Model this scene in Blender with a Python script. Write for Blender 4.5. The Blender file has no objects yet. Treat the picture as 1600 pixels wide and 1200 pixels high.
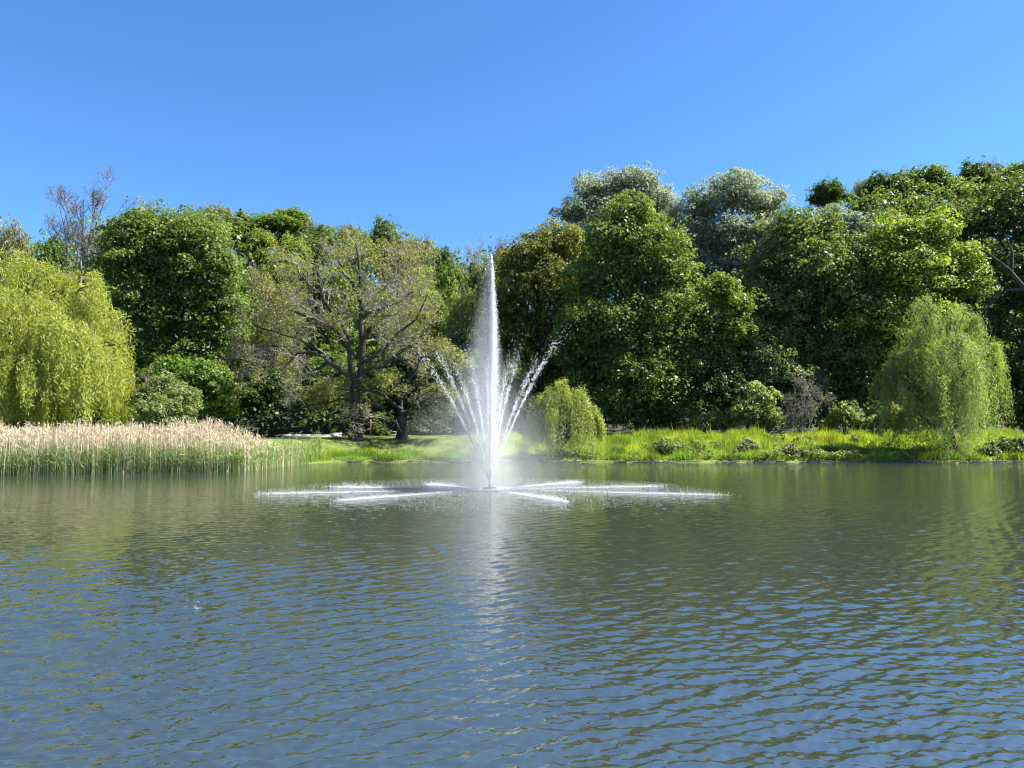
import bpy, math
import numpy as np
from math import radians as R

# ------------------------------------------------------------------ camera, sky, sun, exposure
scene = bpy.context.scene
col = scene.collection
PITCH = R(3.22)
FPX = 1155.0            # focal length in pixels of the 1600 px wide photograph
CAM = np.array([0.0, 0.0, 3.0])
cd = bpy.data.cameras.new('camera'); cam = bpy.data.objects.new('camera', cd); col.objects.link(cam)
cd.lens = 36.0 * FPX / 1600.0; cd.sensor_width = 36.0
cam.location = CAM; cam.rotation_euler = (R(90) + PITCH, 0, 0)
cd.clip_start = 0.1; cd.clip_end = 3000
scene.camera = cam

SUN_EL = R(50); SUN_DIR = np.array([0.95, 0.04, 0.0]); SUN_DIR /= np.linalg.norm(SUN_DIR)
to_sun = np.array([SUN_DIR[0] * math.cos(SUN_EL), SUN_DIR[1] * math.cos(SUN_EL), math.sin(SUN_EL)])
w = bpy.data.worlds.new('World'); scene.world = w; w.use_nodes = True
nt = w.node_tree; nt.nodes.clear()
sky = nt.nodes.new('ShaderNodeTexSky'); sky.sky_type = 'NISHITA'; sky.sun_disc = False
sky.sun_elevation = SUN_EL; sky.sun_rotation = math.atan2(SUN_DIR[0], SUN_DIR[1])
sky.altitude = 200; sky.air_density = 1.0; sky.dust_density = 0.3; sky.ozone_density = 2.2
hs = nt.nodes.new('ShaderNodeHueSaturation'); hs.inputs['Saturation'].default_value = 1.0; hs.inputs['Value'].default_value = 1.0
bg = nt.nodes.new('ShaderNodeBackground'); bg.inputs['Strength'].default_value = 0.068
wo = nt.nodes.new('ShaderNodeOutputWorld')
tn = nt.nodes.new('ShaderNodeMix'); tn.data_type = 'RGBA'; tn.blend_type = 'MULTIPLY'; tn.inputs[0].default_value = 1; tn.inputs[7].default_value = (.37, .64, .93, 1)
nt.links.new(sky.outputs[0], hs.inputs['Color']); nt.links.new(hs.outputs[0], tn.inputs[6]); nt.links.new(tn.outputs[2], bg.inputs[0]); nt.links.new(bg.outputs[0], wo.inputs[0])
sl = bpy.data.lights.new('sun', 'SUN'); sl.energy = 4.6; sl.angle = R(0.53); sl.color = (1.0, 0.95, 0.86)
so = bpy.data.objects.new('sun', sl); col.objects.link(so)
import mathutils
so.rotation_euler = mathutils.Vector(to_sun).to_track_quat('Z', 'Y').to_euler(); so.location = (60, 0, 80)
scene.view_settings.view_transform = 'Standard'; scene.view_settings.look = 'None'
scene.view_settings.gamma = 1; scene.view_settings.exposure = 1.95; scene.view_settings.use_curve_mapping = False
scene.render.engine = 'CYCLES'
scene.cycles.max_bounces = 7; scene.cycles.diffuse_bounces = 3; scene.cycles.glossy_bounces = 3
scene.cycles.transmission_bounces = 4; scene.cycles.volume_bounces = 1
scene.cycles.use_denoising = True
try:
    scene.cycles.denoiser = 'OPENIMAGEDENOISE'; scene.cycles.denoising_prefilter = 'ACCURATE'
except Exception: pass
scene.cycles.sample_clamp_indirect = 6.0
scene.cycles.pixel_filter_type = 'BLACKMAN_HARRIS'; scene.cycles.filter_width = 1.15

# ------------------------------------------------------------------ helpers
def P(px, py, Y):
    """the point of the place that stands at depth Y where the photograph shows pixel (px, py)"""
    u = (px - 800) / FPX; v = (600 - py) / FPX
    dy = math.cos(PITCH) - v * math.sin(PITCH); dz = math.sin(PITCH) + v * math.cos(PITCH)
    return np.array([u * Y / dy, Y, CAM[2] + dz * Y / dy])

def mesh_np(name, V, F, attrs=None, smooth=False):
    V = np.asarray(V, np.float32); F = np.asarray(F, np.int32)
    me = bpy.data.meshes.new(name); k = F.shape[1]; n = len(F)
    me.vertices.add(len(V)); me.vertices.foreach_set('co', V.ravel())
    me.loops.add(n * k); me.loops.foreach_set('vertex_index', F.ravel())
    me.polygons.add(n); me.polygons.foreach_set('loop_start', np.arange(0, n * k, k, dtype=np.int32))
    if smooth: me.polygons.foreach_set('use_smooth', np.ones(n, bool))
    for a, d in (attrs or {}).items():
        at = me.attributes.new(a, 'FLOAT', 'FACE'); at.data.foreach_set('value', np.asarray(d, np.float32))
    me.update(calc_edges=True)
    return me

def obj(name, me, mat=None, parent=None, color=None, kind=None):
    o = bpy.data.objects.new(name, me); col.objects.link(o)
    if mat is not None and len(me.materials) == 0: me.materials.append(mat)
    if parent is not None: o.parent = parent
    if color is not None: o.color = (*color, 1)
    if kind: o['kind'] = kind
    return o

def thing(name, label, cat, loc=(0, 0, 0), group=None, kind=None):
    o = bpy.data.objects.new(name, None); col.objects.link(o); o.location = loc
    o.empty_display_size = 0.5
    o['label'] = label; o['category'] = cat
    if group: o['group'] = group
    return o

def tag(o, label, cat, group=None):
    o['label'] = label; o['category'] = cat
    if group: o['group'] = group
    return o

def norm(v): return v / np.maximum(np.linalg.norm(v, axis=-1, keepdims=True), 1e-9)

def quads(Pp, N, L, Wd, rng, along=None, fold=0.15):
    """rhombic leaves at points Pp with normals N"""
    n = len(Pp); N = norm(N)
    a = rng.normal(size=(n, 3)) if along is None else along
    T = norm(a - (a * N).sum(1, keepdims=True) * N); B = np.cross(N, T)
    L = np.asarray(L).reshape(-1, 1); Wd = np.asarray(Wd).reshape(-1, 1)
    v0 = Pp - T * L * .5; v2 = Pp + T * L * .5
    v1 = Pp + B * Wd * .5 + N * Wd * fold; v3 = Pp - B * Wd * .5 + N * Wd * fold
    V = np.stack([v0, v1, v2, v3], 1).reshape(-1, 3)
    F = np.arange(n * 4).reshape(n, 4)
    return V, F

def tubes(polys, rad, sides):
    """polys (B,K,3), rad (B,K) -> verts, quads"""
    B, K, _ = polys.shape
    T = norm(np.gradient(polys, axis=1))
    ref = np.zeros_like(T); ref[..., 0] = 1
    m = np.abs(T[..., 0]) > .85; ref[m] = (0, 1, 0)
    U = norm(np.cross(T, ref)); W = np.cross(T, U)
    a = np.arange(sides) * 2 * math.pi / sides
    V = polys[:, :, None] + rad[:, :, None, None] * (np.cos(a)[None, None, :, None] * U[:, :, None] + np.sin(a)[None, None, :, None] * W[:, :, None])
    idx = np.arange(B * K * sides).reshape(B, K, sides)
    nx = np.roll(idx, -1, axis=2)
    F = np.stack([idx[:, :-1], nx[:, :-1], nx[:, 1:], idx[:, 1:]], -1).reshape(-1, 4)
    return V.reshape(-1, 3), F

def join(parts):
    Vs, Fs, off = [], [], 0
    for V, F in parts:
        Vs.append(V); Fs.append(F + off); off += len(V)
    return np.concatenate(Vs), np.concatenate(Fs)

def resample(pts, K):
    pts = np.array(pts, float); d = np.r_[0, np.cumsum(np.linalg.norm(np.diff(pts, axis=0), axis=1))]
    t = np.linspace(0, d[-1], K)
    return np.stack([np.interp(t, d, pts[:, i]) for i in range(3)], 1)

def sprout(polys, rad, n, Lmin, Lmax, ang, rng, tmin=.25, up=.15, wob=.25, K=5, shrink=.55, tip=.25, flat=0.0, rmin=.012, tlen=.5):
    B, Kp, _ = polys.shape
    t = rng.uniform(tmin, 1, (B, n)); f = t * (Kp - 1); i = np.minimum(f.astype(int), Kp - 2); fr = f - i
    bi = np.arange(B)[:, None]
    p0 = polys[bi, i]; p1 = polys[bi, i + 1]; pos = p0 + (p1 - p0) * fr[..., None]
    d = norm(p1 - p0); r0 = (rad[bi, i] + (rad[bi, i + 1] - rad[bi, i]) * fr) * shrink
    q = rng.normal(size=d.shape); q[..., 2] *= (1 - flat); q -= (q * d).sum(-1, keepdims=True) * d; q = norm(q)
    an = ang * rng.uniform(.65, 1.3, t.shape)[..., None]
    cd_ = d * np.cos(an) + q * np.sin(an); cd_[..., 2] += up; cd_ = norm(cd_).reshape(-1, 3)
    pos = pos.reshape(-1, 3); r0 = np.maximum(r0.reshape(-1), rmin)
    L = rng.uniform(Lmin, Lmax, len(pos)) * (1 - tlen * (t.reshape(-1) - tmin))
    out = np.zeros((len(pos), K, 3)); out[:, 0] = pos; dd = cd_
    for k in range(1, K):
        dd = norm(dd + rng.normal(size=dd.shape) * wob * np.array([1, 1, 1 - .6 * flat]) + np.array([0, 0, up * .25]))
        out[:, k] = out[:, k - 1] + dd * (L / (K - 1))[:, None]
    rr = r0[:, None] * np.linspace(1, tip, K)[None]
    return out, np.maximum(rr, rmin * .6)

# ------------------------------------------------------------------ materials
def newmat(name):
    m = bpy.data.materials.new(name); m.use_nodes = True
    return m, m.node_tree, m.node_tree.nodes['Principled BSDF']

def leafmat(name, transl=.42, rough=.5, spec=.35, vary=.5, warm=(1.3, 1.12, .65), trc=(1.55, 1.6, .55)):
    """leaf: the object's own colour, varied leaf by leaf and spray by spray"""
    m, t, b = newmat(name); N = t.nodes; Lk = t.links.new
    oi = N.new('ShaderNodeObjectInfo')
    a1 = N.new('ShaderNodeAttribute'); a1.attribute_name = 'tint'
    a2 = N.new('ShaderNodeAttribute'); a2.attribute_name = 'hue'
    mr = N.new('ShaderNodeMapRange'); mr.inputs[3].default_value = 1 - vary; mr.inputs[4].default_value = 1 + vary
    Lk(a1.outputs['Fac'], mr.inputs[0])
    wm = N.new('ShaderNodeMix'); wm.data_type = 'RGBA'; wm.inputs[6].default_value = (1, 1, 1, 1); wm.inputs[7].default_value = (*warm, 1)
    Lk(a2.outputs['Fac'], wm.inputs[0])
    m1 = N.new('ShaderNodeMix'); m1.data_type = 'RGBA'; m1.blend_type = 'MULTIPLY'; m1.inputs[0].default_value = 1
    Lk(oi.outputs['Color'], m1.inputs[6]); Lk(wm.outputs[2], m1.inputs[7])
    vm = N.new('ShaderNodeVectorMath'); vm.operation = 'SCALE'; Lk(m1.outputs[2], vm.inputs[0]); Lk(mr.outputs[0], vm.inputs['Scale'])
    Lk(vm.outputs[0], b.inputs['Base Color']); b.inputs['Roughness'].default_value = rough
    b.inputs['Specular IOR Level'].default_value = spec
    tr = N.new('ShaderNodeBsdfTranslucent')
    hs_ = N.new('ShaderNodeMix'); hs_.data_type = 'RGBA'; hs_.blend_type = 'MULTIPLY'; hs_.inputs[0].default_value = 1
    hs_.inputs[7].default_value = (*trc, 1); Lk(vm.outputs[0], hs_.inputs[6]); Lk(hs_.outputs[2], tr.inputs[0])
    mx = N.new('ShaderNodeMixShader'); mx.inputs[0].default_value = transl
    Lk(b.outputs[0], mx.inputs[1]); Lk(tr.outputs[0], mx.inputs[2]); Lk(mx.outputs[0], N['Material Output'].inputs[0])
    return m

def barkmat(name, c1, c2, scale=3.0):
    m, t, b = newmat(name); N = t.nodes; Lk = t.links.new
    tc = N.new('ShaderNodeTexCoord'); mp = N.new('ShaderNodeMapping'); mp.inputs['Scale'].default_value = (1, 1, .25)
    nz = N.new('ShaderNodeTexNoise'); nz.inputs['Scale'].default_value = scale; nz.inputs['Detail'].default_value = 8
    cr = N.new('ShaderNodeValToRGB'); cr.color_ramp.elements[0].position = .35; cr.color_ramp.elements[1].position = .7
    cr.color_ramp.elements[0].color = (*c1, 1); cr.color_ramp.elements[1].color = (*c2, 1)
    bp = N.new('ShaderNodeBump'); bp.inputs['Strength'].default_value = .7; bp.inputs['Distance'].default_value = .08
    Lk(tc.outputs['Object'], mp.inputs[0]); Lk(mp.outputs[0], nz.inputs[0]); Lk(nz.outputs[0], cr.inputs[0]); Lk(cr.outputs[0], b.inputs['Base Color'])
    Lk(nz.outputs[0], bp.inputs['Height']); Lk(bp.outputs[0], b.inputs['Normal']); b.inputs['Roughness'].default_value = .9
    return m

def plainmat(name, c1, c2, scale=5, rough=.8, bump=.3, metal=0):
    m, t, b = newmat(name); N = t.nodes; Lk = t.links.new
    tc = N.new('ShaderNodeTexCoord'); nz = N.new('ShaderNodeTexNoise'); nz.inputs['Scale'].default_value = scale; nz.inputs['Detail'].default_value = 8
    cr = N.new('ShaderNodeValToRGB'); cr.color_ramp.elements[0].position = .3; cr.color_ramp.elements[1].position = .7
    cr.color_ramp.elements[0].color = (*c1, 1); cr.color_ramp.elements[1].color = (*c2, 1)
    bp = N.new('ShaderNodeBump'); bp.inputs['Strength'].default_value = bump; bp.inputs['Distance'].default_value = .05
    Lk(tc.outputs['Object'], nz.inputs[0]); Lk(nz.outputs[0], cr.inputs[0]); Lk(cr.outputs[0], b.inputs['Base Color'])
    Lk(nz.outputs[0], bp.inputs['Height']); Lk(bp.outputs[0], b.inputs['Normal']); b.inputs['Roughness'].default_value = rough
    b.inputs['Metallic'].default_value = metal
    return m

LEAF = leafmat('leaf'); WLEAF = leafmat('willow_leaf', transl=.5, rough=.55, vary=.4)
SILVER = leafmat('silver_leaf', transl=.42, rough=.6, vary=.3, warm=(1.15, 1.12, 1.1), trc=(1.1, 1.15, .9))
GRASS = leafmat('grass_blade', transl=.5, rough=.6, vary=.55, warm=(2.1, 1.25, 1.0), trc=(1.2, 1.3, .5))
GREYTWIG = plainmat('grey_twig', (.12, .10, .09), (.21, .18, .165), 2, .9, .1)
BARK_DARK = barkmat('dark_bark', (.018, .015, .012), (.06, .05, .04))
BARK_GREY = barkmat('grey_bark', (.10, .085, .07), (.26, .23, .20))
TWIG = plainmat('twig', (.16, .14, .11), (.30, .265, .215), 2, .9, .1)
TWIG_PURPLE = plainmat('purple_twig', (.13, .10, .12), (.22, .18, .20), 2, .9, .1)
TWIG_DARK = plainmat('dark_twig', (.035, .028, .022), (.09, .075, .06), 2, .9, .1)

# ------------------------------------------------------------------ ground and water
def sstep(a, b, x):
    t = np.clip((x - a) / (b - a), 0, 1); return t * t * (3 - 2 * t)

def shore(x):
    return 61.0 + .25 * np.sin(x * .35) + .18 * np.sin(x * .9 + 1) - 10.0 * sstep(-14, -21, x)

def hill_h(x):
    return 20 + 15 * sstep(-6, -42, x) + 19 * sstep(8, 62, x)

def ground(x, y):
    x = np.asarray(x, float); y = np.asarray(y, float)
    s = shore(x); d = y - s
    bank = .22 * sstep(-.1, .12, d) + 1.62 * sstep(0, 11.5, d)
    near = 1.35 * sstep(2.2, 1.2, y)
    bed = -1.2 * sstep(0, -3, d) * sstep(1.6, 4, y) 
    h = bank * (d > -.2) + near * (y < 3) + bed
    h = h + hill_h(x) * sstep(84, 152, y) + .15 * np.sin(x * .21 + y * .13) * sstep(0, 6, d) * sstep(60, 80, y)
    side = sstep(110, 150, np.abs(x)) * 2.2 * (1 - sstep(61, 62, y))
    return h + side

def make_ground():
    ys = np.r_[np.linspace(-700, -60, 9), np.linspace(-40, 0, 9), np.linspace(1, 4, 7), np.linspace(8, 46, 14), np.linspace(48, 80, 90), np.linspace(82, 220, 60), np.linspace(240, 900, 10)]
    xs = np.r_[np.linspace(-900, -130, 9), np.linspace(-120, 120, 200), np.linspace(130, 900, 9)]
    X, Y = np.meshgrid(xs, ys); Z = ground(X, Y)
    V = np.stack([X, Y, Z], -1).reshape(-1, 3); nx, ny = len(xs), len(ys)
    I = np.arange(nx * ny).reshape(ny, nx)
    F = np.stack([I[:-1, :-1], I[:-1, 1:], I[1:, 1:], I[1:, :-1]], -1).reshape(-1, 4)
    m, t, b = newmat('turf_and_leaf_litter'); N = t.nodes; Lk = t.links.new
    tc = N.new('ShaderNodeTexCoord'); sp = N.new('ShaderNodeSeparateXYZ'); Lk(tc.outputs['Object'], sp.inputs[0])
    n1 = N.new('ShaderNodeTexNoise'); n1.inputs['Scale'].default_value = .6; n1.inputs['Detail'].default_value = 10
    n2 = N.new('ShaderNodeTexNoise'); n2.inputs['Scale'].default_value = 7; n2.inputs['Detail'].default_value = 8
    Lk(tc.outputs['Object'], n1.inputs[0]); Lk(tc.outputs['Object'], n2.inputs[0])
    g = N.new('ShaderNodeValToRGB'); e = g.color_ramp.elements; e[0].position = .35; e[0].color = (.05, .10, .012, 1); e[1].position = .68; e[1].color = (.15, .17, .035, 1)
    Lk(n1.outputs[0], g.inputs[0])
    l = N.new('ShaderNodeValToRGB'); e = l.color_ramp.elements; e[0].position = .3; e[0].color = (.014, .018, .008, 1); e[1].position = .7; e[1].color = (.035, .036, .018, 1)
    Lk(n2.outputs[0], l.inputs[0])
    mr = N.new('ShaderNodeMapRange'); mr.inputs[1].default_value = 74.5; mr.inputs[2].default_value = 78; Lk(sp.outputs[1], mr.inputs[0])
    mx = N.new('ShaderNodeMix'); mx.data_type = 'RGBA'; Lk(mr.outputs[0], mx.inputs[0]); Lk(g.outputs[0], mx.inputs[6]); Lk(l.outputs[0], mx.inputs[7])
    Lk(mx.outputs[2], b.inputs['Base Color']); b.inputs['Roughness'].default_value = .95
    bp = N.new('ShaderNodeBump'); bp.inputs['Strength'].default_value = .6; bp.inputs['Distance'].default_value = .1
    Lk(n2.outputs[0], bp.inputs['Height']); Lk(bp.outputs[0], b.inputs['Normal'])
    obj('ground', mesh_np('ground', V, F, smooth=True), m, kind='structure')
make_ground()

FX, FY = P(765, 764, 35.0)[0], 35.0      # the fountain's place

def make_water():
    # waves: real displaced surface, finer towards the near bank
    rng = np.random.default_rng(5)
    ny = 640
    # rows spaced so that each covers about the same visual angle
    ang = np.linspace(math.atan2(3, 3.7), math.atan2(3, 64.0), ny); ys = 3 / np.tan(ang)
    us = np.r_[np.linspace(-2.0, -.78, 60)[:-1], np.linspace(-.78, .78, 420), np.linspace(.78, 2.0, 60)[1:]]; nx = len(us)
    Y = np.repeat(ys[:, None], nx, 1); X = us[None] * (Y + 1.5)
    H = np.zeros_like(X)
    dy = np.gradient(ys)[:, None]; dx = np.gradient(us)[None] * (Y + 1.5)
    main = R(118)                       # travel direction of the wind ripples
    ph = .55 * np.sin(X * .23 + Y * .11) + .5 * np.sin(X * .09 - Y * .31 + 2)
    nw = 110
    for i in range(nw):
        lam = .09 * (.62 / .09) ** rng.beta(1.4, 1.9)      # 0.13 .. 0.9 m
        th = main + rng.normal() * R(24)
        k = 2 * math.pi / lam; kx, ky = k * math.cos(th), k * math.sin(th)
        a = lam ** .95 * .0043
        fade = np.clip(lam / (1.9 * np.maximum(dx * abs(math.cos(th)), dy * abs(math.sin(th)))) - .6, 0, 1)
        g = 1 + .45 * np.sin(X * rng.uniform(.05, .5) + Y * rng.uniform(.05, .5) + rng.uniform(0, 6.28))
        H += a * fade * g * np.sin(kx * X + ky * Y + rng.uniform(0, 6.28) + ph * rng.uniform(.5, 1.5))
    # rings spreading from the fountain
    r = np.hypot(X - FX, Y - FY)
    for i in range(10):
        lam = rng.uniform(.35, .8); k = 2 * math.pi / lam
        fade = np.clip(lam / (2.6 * np.maximum(dx, dy)) - .6, 0, 1)
        H += .0025 * lam * fade * np.exp(-r / 16) * np.sin(k * r + rng.uniform(0, 6.28) + .6 * np.sin(X * .7 + i) )
    gust = .95 + .22 * np.sin(X * .13 + Y * .21 + 1.0) + .15 * np.sin(X * .31 - Y * .17)
    H *= np.clip(gust, .3, 1.4)
    Z = H * 1.0
    edge = np.minimum(sstep(3.7, 4.0, Y), 1 - sstep(60, 63, Y)) * (1 - sstep(1.5, 2.0, np.abs(us)[None]))
    Z = Z * edge
    V = np.stack([X, Y, Z], -1).reshape(-1, 3)
    I = np.arange(nx * ny).reshape(ny, nx)
    F = np.stack([I[:-1, :-1], I[:-1, 1:], I[1:, 1:], I[1:, :-1]], -1).reshape(-1, 4)
    # surrounding flat sheet joined on: left, right, near
    n0 = len(V)
    L = [V[I[j, 0]] for j in (0, -1)]; Rr = [V[I[j, -1]] for j in (0, -1)]
    ext = np.array([[-700, ys[0], 0], [-700, ys[-1], 0], [700, ys[0], 0], [700, ys[-1], 0], [-700, -1, 0], [700, -1, 0]])
    V = np.concatenate([V, ext])
    F2 = np.array([[n0, I[0, 0], I[-1, 0], n0 + 1], [I[0, -1], n0 + 2, n0 + 3, I[-1, -1]], [n0 + 4, n0 + 5, n0 + 2, n0]])
    F = np.concatenate([F, F2[:2], F2[2:]])
    m, t_, b = newmat('lake_water'); N = t_.nodes; Lk = t_.links.new
    b.inputs['Base Color'].default_value = (.027, .034, .023, 1); b.inputs['Roughness'].default_value = .03
    b.inputs['IOR'].default_value = 3.3
    tc = N.new('ShaderNodeTexCoord')
    def bump(scale, sx, rot, dist, detail, prev=None):
        mp = N.new('ShaderNodeMapping'); mp.inputs['Rotation'].default_value = (0, 0, rot); mp.inputs['Scale'].default_value = (sx, 1, 1)
        nz = N.new('ShaderNodeTexNoise'); nz.inputs['Scale'].default_value = scale; nz.inputs['Detail'].default_value = detail; nz.inputs['Distortion'].default_value = .3
        bp = N.new('ShaderNodeBump'); bp.inputs['Strength'].default_value = 1; bp.inputs['Distance'].default_value = dist
        Lk(tc.outputs['Object'], mp.inputs[0]); Lk(mp.outputs[0], nz.inputs[0]); Lk(nz.outputs[0], bp.inputs['Height'])
        if prev: Lk(prev.outputs[0], bp.inputs['Normal'])
        return bp
    b1 = bump(3.2, .45, R(-26), .022, 2)
    b2 = bump(9.0, .5, R(-34), .008, 2, b1)
    Lk(b2.outputs[0], b.inputs['Normal'])
    obj('water', mesh_np('water', V, F, smooth=True), m, kind='structure')
make_water()

# gravel path along the bank, a sheet a little above the turf
def strip(name, y0, y1, x0, x1, lift, mat, n=120):
    xs = np.linspace(x0, x1, n); ys = np.linspace(y0, y1, 5); X, Y = np.meshgrid(xs, ys)
    Y = Y + .5 * np.sin(X * .05); Z = ground(X, Y) + lift
    I = np.arange(n * 5).reshape(5, n)
    F = np.stack([I[:-1, :-1], I[:-1, 1:], I[1:, 1:], I[1:, :-1]], -1).reshape(-1, 4)
    o = obj(name, mesh_np(name, np.stack([X, Y, Z], -1).reshape(-1, 3), F), mat, kind='structure'); return o
strip('path', 73.7, 75.3, -110, 110, .03, plainmat('path_gravel', (.10, .088, .065), (.18, .155, .12), 9, .95))

# ------------------------------------------------------------------ foliage builders
def crown_mesh(name, lobes, n_clump, per, cr, leaf, seed, flat=.62, inner=.25, jit=.22, hue_p=.3, z_floor=None, lw=.62, shell=(.72, 1.06)):
    """leaves in clumps spread over and inside a set of lobes; lobes rows: x y z rx ry rz"""
    rng = np.random.default_rng(seed); Lb = np.array(lobes, float)
    area = (Lb[:, 3] * Lb[:, 5]) ** 1.0; ctr = np.average(Lb[:, :3], axis=0, weights=area)
    C = np.zeros((0, 3)); D = np.zeros((0, 3))
    while len(C) < n_clump:
        k = rng.choice(len(Lb), n_clump, p=area / area.sum()); d = norm(rng.normal(size=(n_clump, 3)))
        d[:, 2] = np.where(d[:, 2] < -.35, -d[:, 2] * .5, d[:, 2]); d = norm(d)
        rr = rng.uniform(*shell, (n_clump, 1)) ** .8 + rng.normal(size=(n_clump, 1)) * jit * .5
        p = Lb[k, :3] + d * Lb[k, 3:] * rr
        q = np.sqrt((((p[:, None] - Lb[None, :, :3]) / Lb[None, :, 3:]) ** 2).sum(-1)); q[np.arange(len(k)), k] = 9
        ok = q.min(1) > .62
        if z_floor is not None: ok &= p[:, 2] > z_floor
        C = np.concatenate([C, p[ok]]); D = np.concatenate([D, d[ok]])
    C, D = C[:n_clump], D[:n_clump]
    fly = rng.random(len(C)) < .09; C[fly] += D[fly] * cr * rng.uniform(.5, 1.3, (int(fly.sum()), 1))
    crs = cr * (.5 + 1.1 * rng.random(n_clump) ** 1.6); ch = rng.random(n_clump); ct = rng.random(n_clump)
    ci = np.repeat(np.arange(n_clump), per); n = len(ci)
    d = norm(rng.normal(size=(n, 3)) + D[ci] * .55 + np.array([0, 0, .55]))
    r = crs[ci][:, None] * rng.uniform(.45, 1.0, (n, 1)) ** .7
    p = C[ci] + d * r * np.array([1, 1, flat])
    # droop at the rim of each spray
    p[:, 2] -= (np.hypot(d[:, 0], d[:, 1]) ** 2) * crs[ci] * .25
    nn = norm(d * .8 + np.array([0, 0, .45]) + rng.normal(size=(n, 3)) * .55)
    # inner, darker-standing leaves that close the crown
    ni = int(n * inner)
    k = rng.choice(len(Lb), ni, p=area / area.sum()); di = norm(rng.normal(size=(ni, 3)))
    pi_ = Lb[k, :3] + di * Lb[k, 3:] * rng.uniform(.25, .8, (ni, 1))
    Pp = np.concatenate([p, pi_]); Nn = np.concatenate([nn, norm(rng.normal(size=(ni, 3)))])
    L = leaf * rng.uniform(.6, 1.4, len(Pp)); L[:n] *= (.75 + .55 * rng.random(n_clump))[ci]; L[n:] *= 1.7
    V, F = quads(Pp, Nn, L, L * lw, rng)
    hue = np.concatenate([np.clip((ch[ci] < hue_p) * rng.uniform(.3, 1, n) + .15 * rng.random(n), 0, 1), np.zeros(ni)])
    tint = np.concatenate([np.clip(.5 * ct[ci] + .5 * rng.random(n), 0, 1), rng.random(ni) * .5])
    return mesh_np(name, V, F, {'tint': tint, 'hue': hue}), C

def stem_poly(base, top, rng, K=8, wob=.25):
    b, t = np.array(base, float), np.array(top, float)
    pts = b + (t - b) * np.linspace(0, 1, K)[:, None]
    pts[1:, :2] += np.cumsum(rng.normal(size=(K - 1, 2)) * wob, 0) * .5
    return pts

def trunk_mesh(name, base, top, r, rng, C=None, limbs=7, sides=9, flare=1.5):
    st = stem_poly(base, top, rng, 9, .12 * r / .4)
    rad = np.linspace(1, .3, 9) * r; rad[0] *= flare; rad[1] *= 1 + (flare - 1) * .25
    parts = [tubes(st[None], rad[None], sides)]
    if C is not None and len(C):
        sel = C[rng.choice(len(C), min(limbs, len(C)), replace=False)]
        ps, rs = [], []
        for c in sel:
            f = rng.uniform(.35, .9); i = f * 8; a = st[int(i)]
            mid = (a + c) / 2 + rng.normal(size=3) * .3; mid[2] -= .08 * np.linalg.norm(c - a)
            ps.append(resample([a, mid, c], 6)); rs.append(np.linspace(1, .25, 6) * r * .42 * (1.2 - .6 * f))
        parts.append(tubes(np.array(ps), np.array(rs), 5))
    V, F = join(parts); return mesh_np(name, V, F, smooth=True)

def px_lobes(rows, Y, seed, depth=.8, spread=.5):
    """rows (px, py, radius_px[, dY]) seen at depth Y -> lobes in metres"""
    rng = np.random.default_rng(seed); out = []
    for r in rows:
        dY = r[3] if len(r) > 3 else 0
        yy = Y + dY + rng.uniform(-1, 1) * spread * r[2] * Y / FPX
        c = P(r[0], r[1], yy); m = r[2] * yy / FPX
        out.append([*c, m, m * depth, m * rng.uniform(.8, 1.0)])
    return out

def leafy_tree(name, label, cat, rows, Y, base_px, trunk_r, color, seed, n_clump, per, cr, leaf, mat=LEAF, bark=BARK_DARK, group=None, trunk_top=None, limbs=8, **kw):
    lobes = np.array(px_lobes(rows, Y, seed, **{k: kw.pop(k) for k in ('depth', 'spread') if k in kw}))
    bx = P(base_px, 680, Y)[0]; base = np.array([bx, Y, float(ground(bx, Y)) - .1])
    t = thing(name, label, cat, base, group)
    lobes[:, :3] -= base
    me, C = crown_mesh('crown', lobes, n_clump, per, cr, leaf, seed, **kw)
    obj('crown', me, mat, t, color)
    rng = np.random.default_rng(seed + 1)
    ztop = np.percentile(lobes[:, 2], 75) if trunk_top is None else trunk_top
    cx = np.average(lobes[:, 0]) * .5
    obj('trunk', trunk_mesh('trunk', (0, 0, -.1), (cx, 0, ztop), trunk_r, rng, C, limbs), bark, t)
    return t

def ground_at_px(px, Y):
    x = P(px, 680, Y)[0]; return np.array([x, Y, float(ground(x, Y)) - .05])

# -------------------- big trees of the far bank, pixel lobes at their own depth
leafy_tree('broadleaf_tree', 'large dense bright green tree just behind the big yellow willow', 'tree',
    [(212,372,45),(258,362,38),(305,378,42),(200,420,50),(255,410,55),(315,430,50),(345,470,36),(210,480,50),(270,490,60),(330,520,45),(215,550,50),(280,570,55),(180,395,25),(340,420,28),(240,620,50),(320,600,40)],
    80, 262, .5, (.105, .160, .042), 11, 1150, 48, 1.35, .30, flat=.42)
leafy_tree('broadleaf_tree', 'tall dense dark maple with sunlit yellow-green flank, standing under the first silver poplar', 'tree',
    [(985,345,36),(955,385,42),(1020,385,48),(935,440,48),(1000,440,62),(1052,430,36),(918,505,48),(985,520,70),(1055,510,58),(1105,500,42),(1128,545,28),(930,580,52),(1000,600,60),(1075,590,58),(1122,450,22),(890,560,30),(1118,600,30),(985,320,18),(960,640,34),(1040,645,30)],
    80, 1000, .55, (.115, .168, .040), 12, 1550, 42, 1.2, .295, flat=.6)
leafy_tree('broadleaf_tree', 'broad dark green tree in the middle of the bank behind the grey bare bush', 'tree',
    [(1240,365,38),(1215,420,48),(1275,420,52),(1185,480,48),(1250,490,60),(1320,470,50),(1180,545,50),(1250,560,58),(1320,550,55),(1165,600,34),(1225,620,42),(1330,610,44),(1290,360,26),(1330,400,36)],
    83, 1290, .5, (.105, .150, .050), 13, 1400, 42, 1.2, .295, flat=.5)
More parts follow.
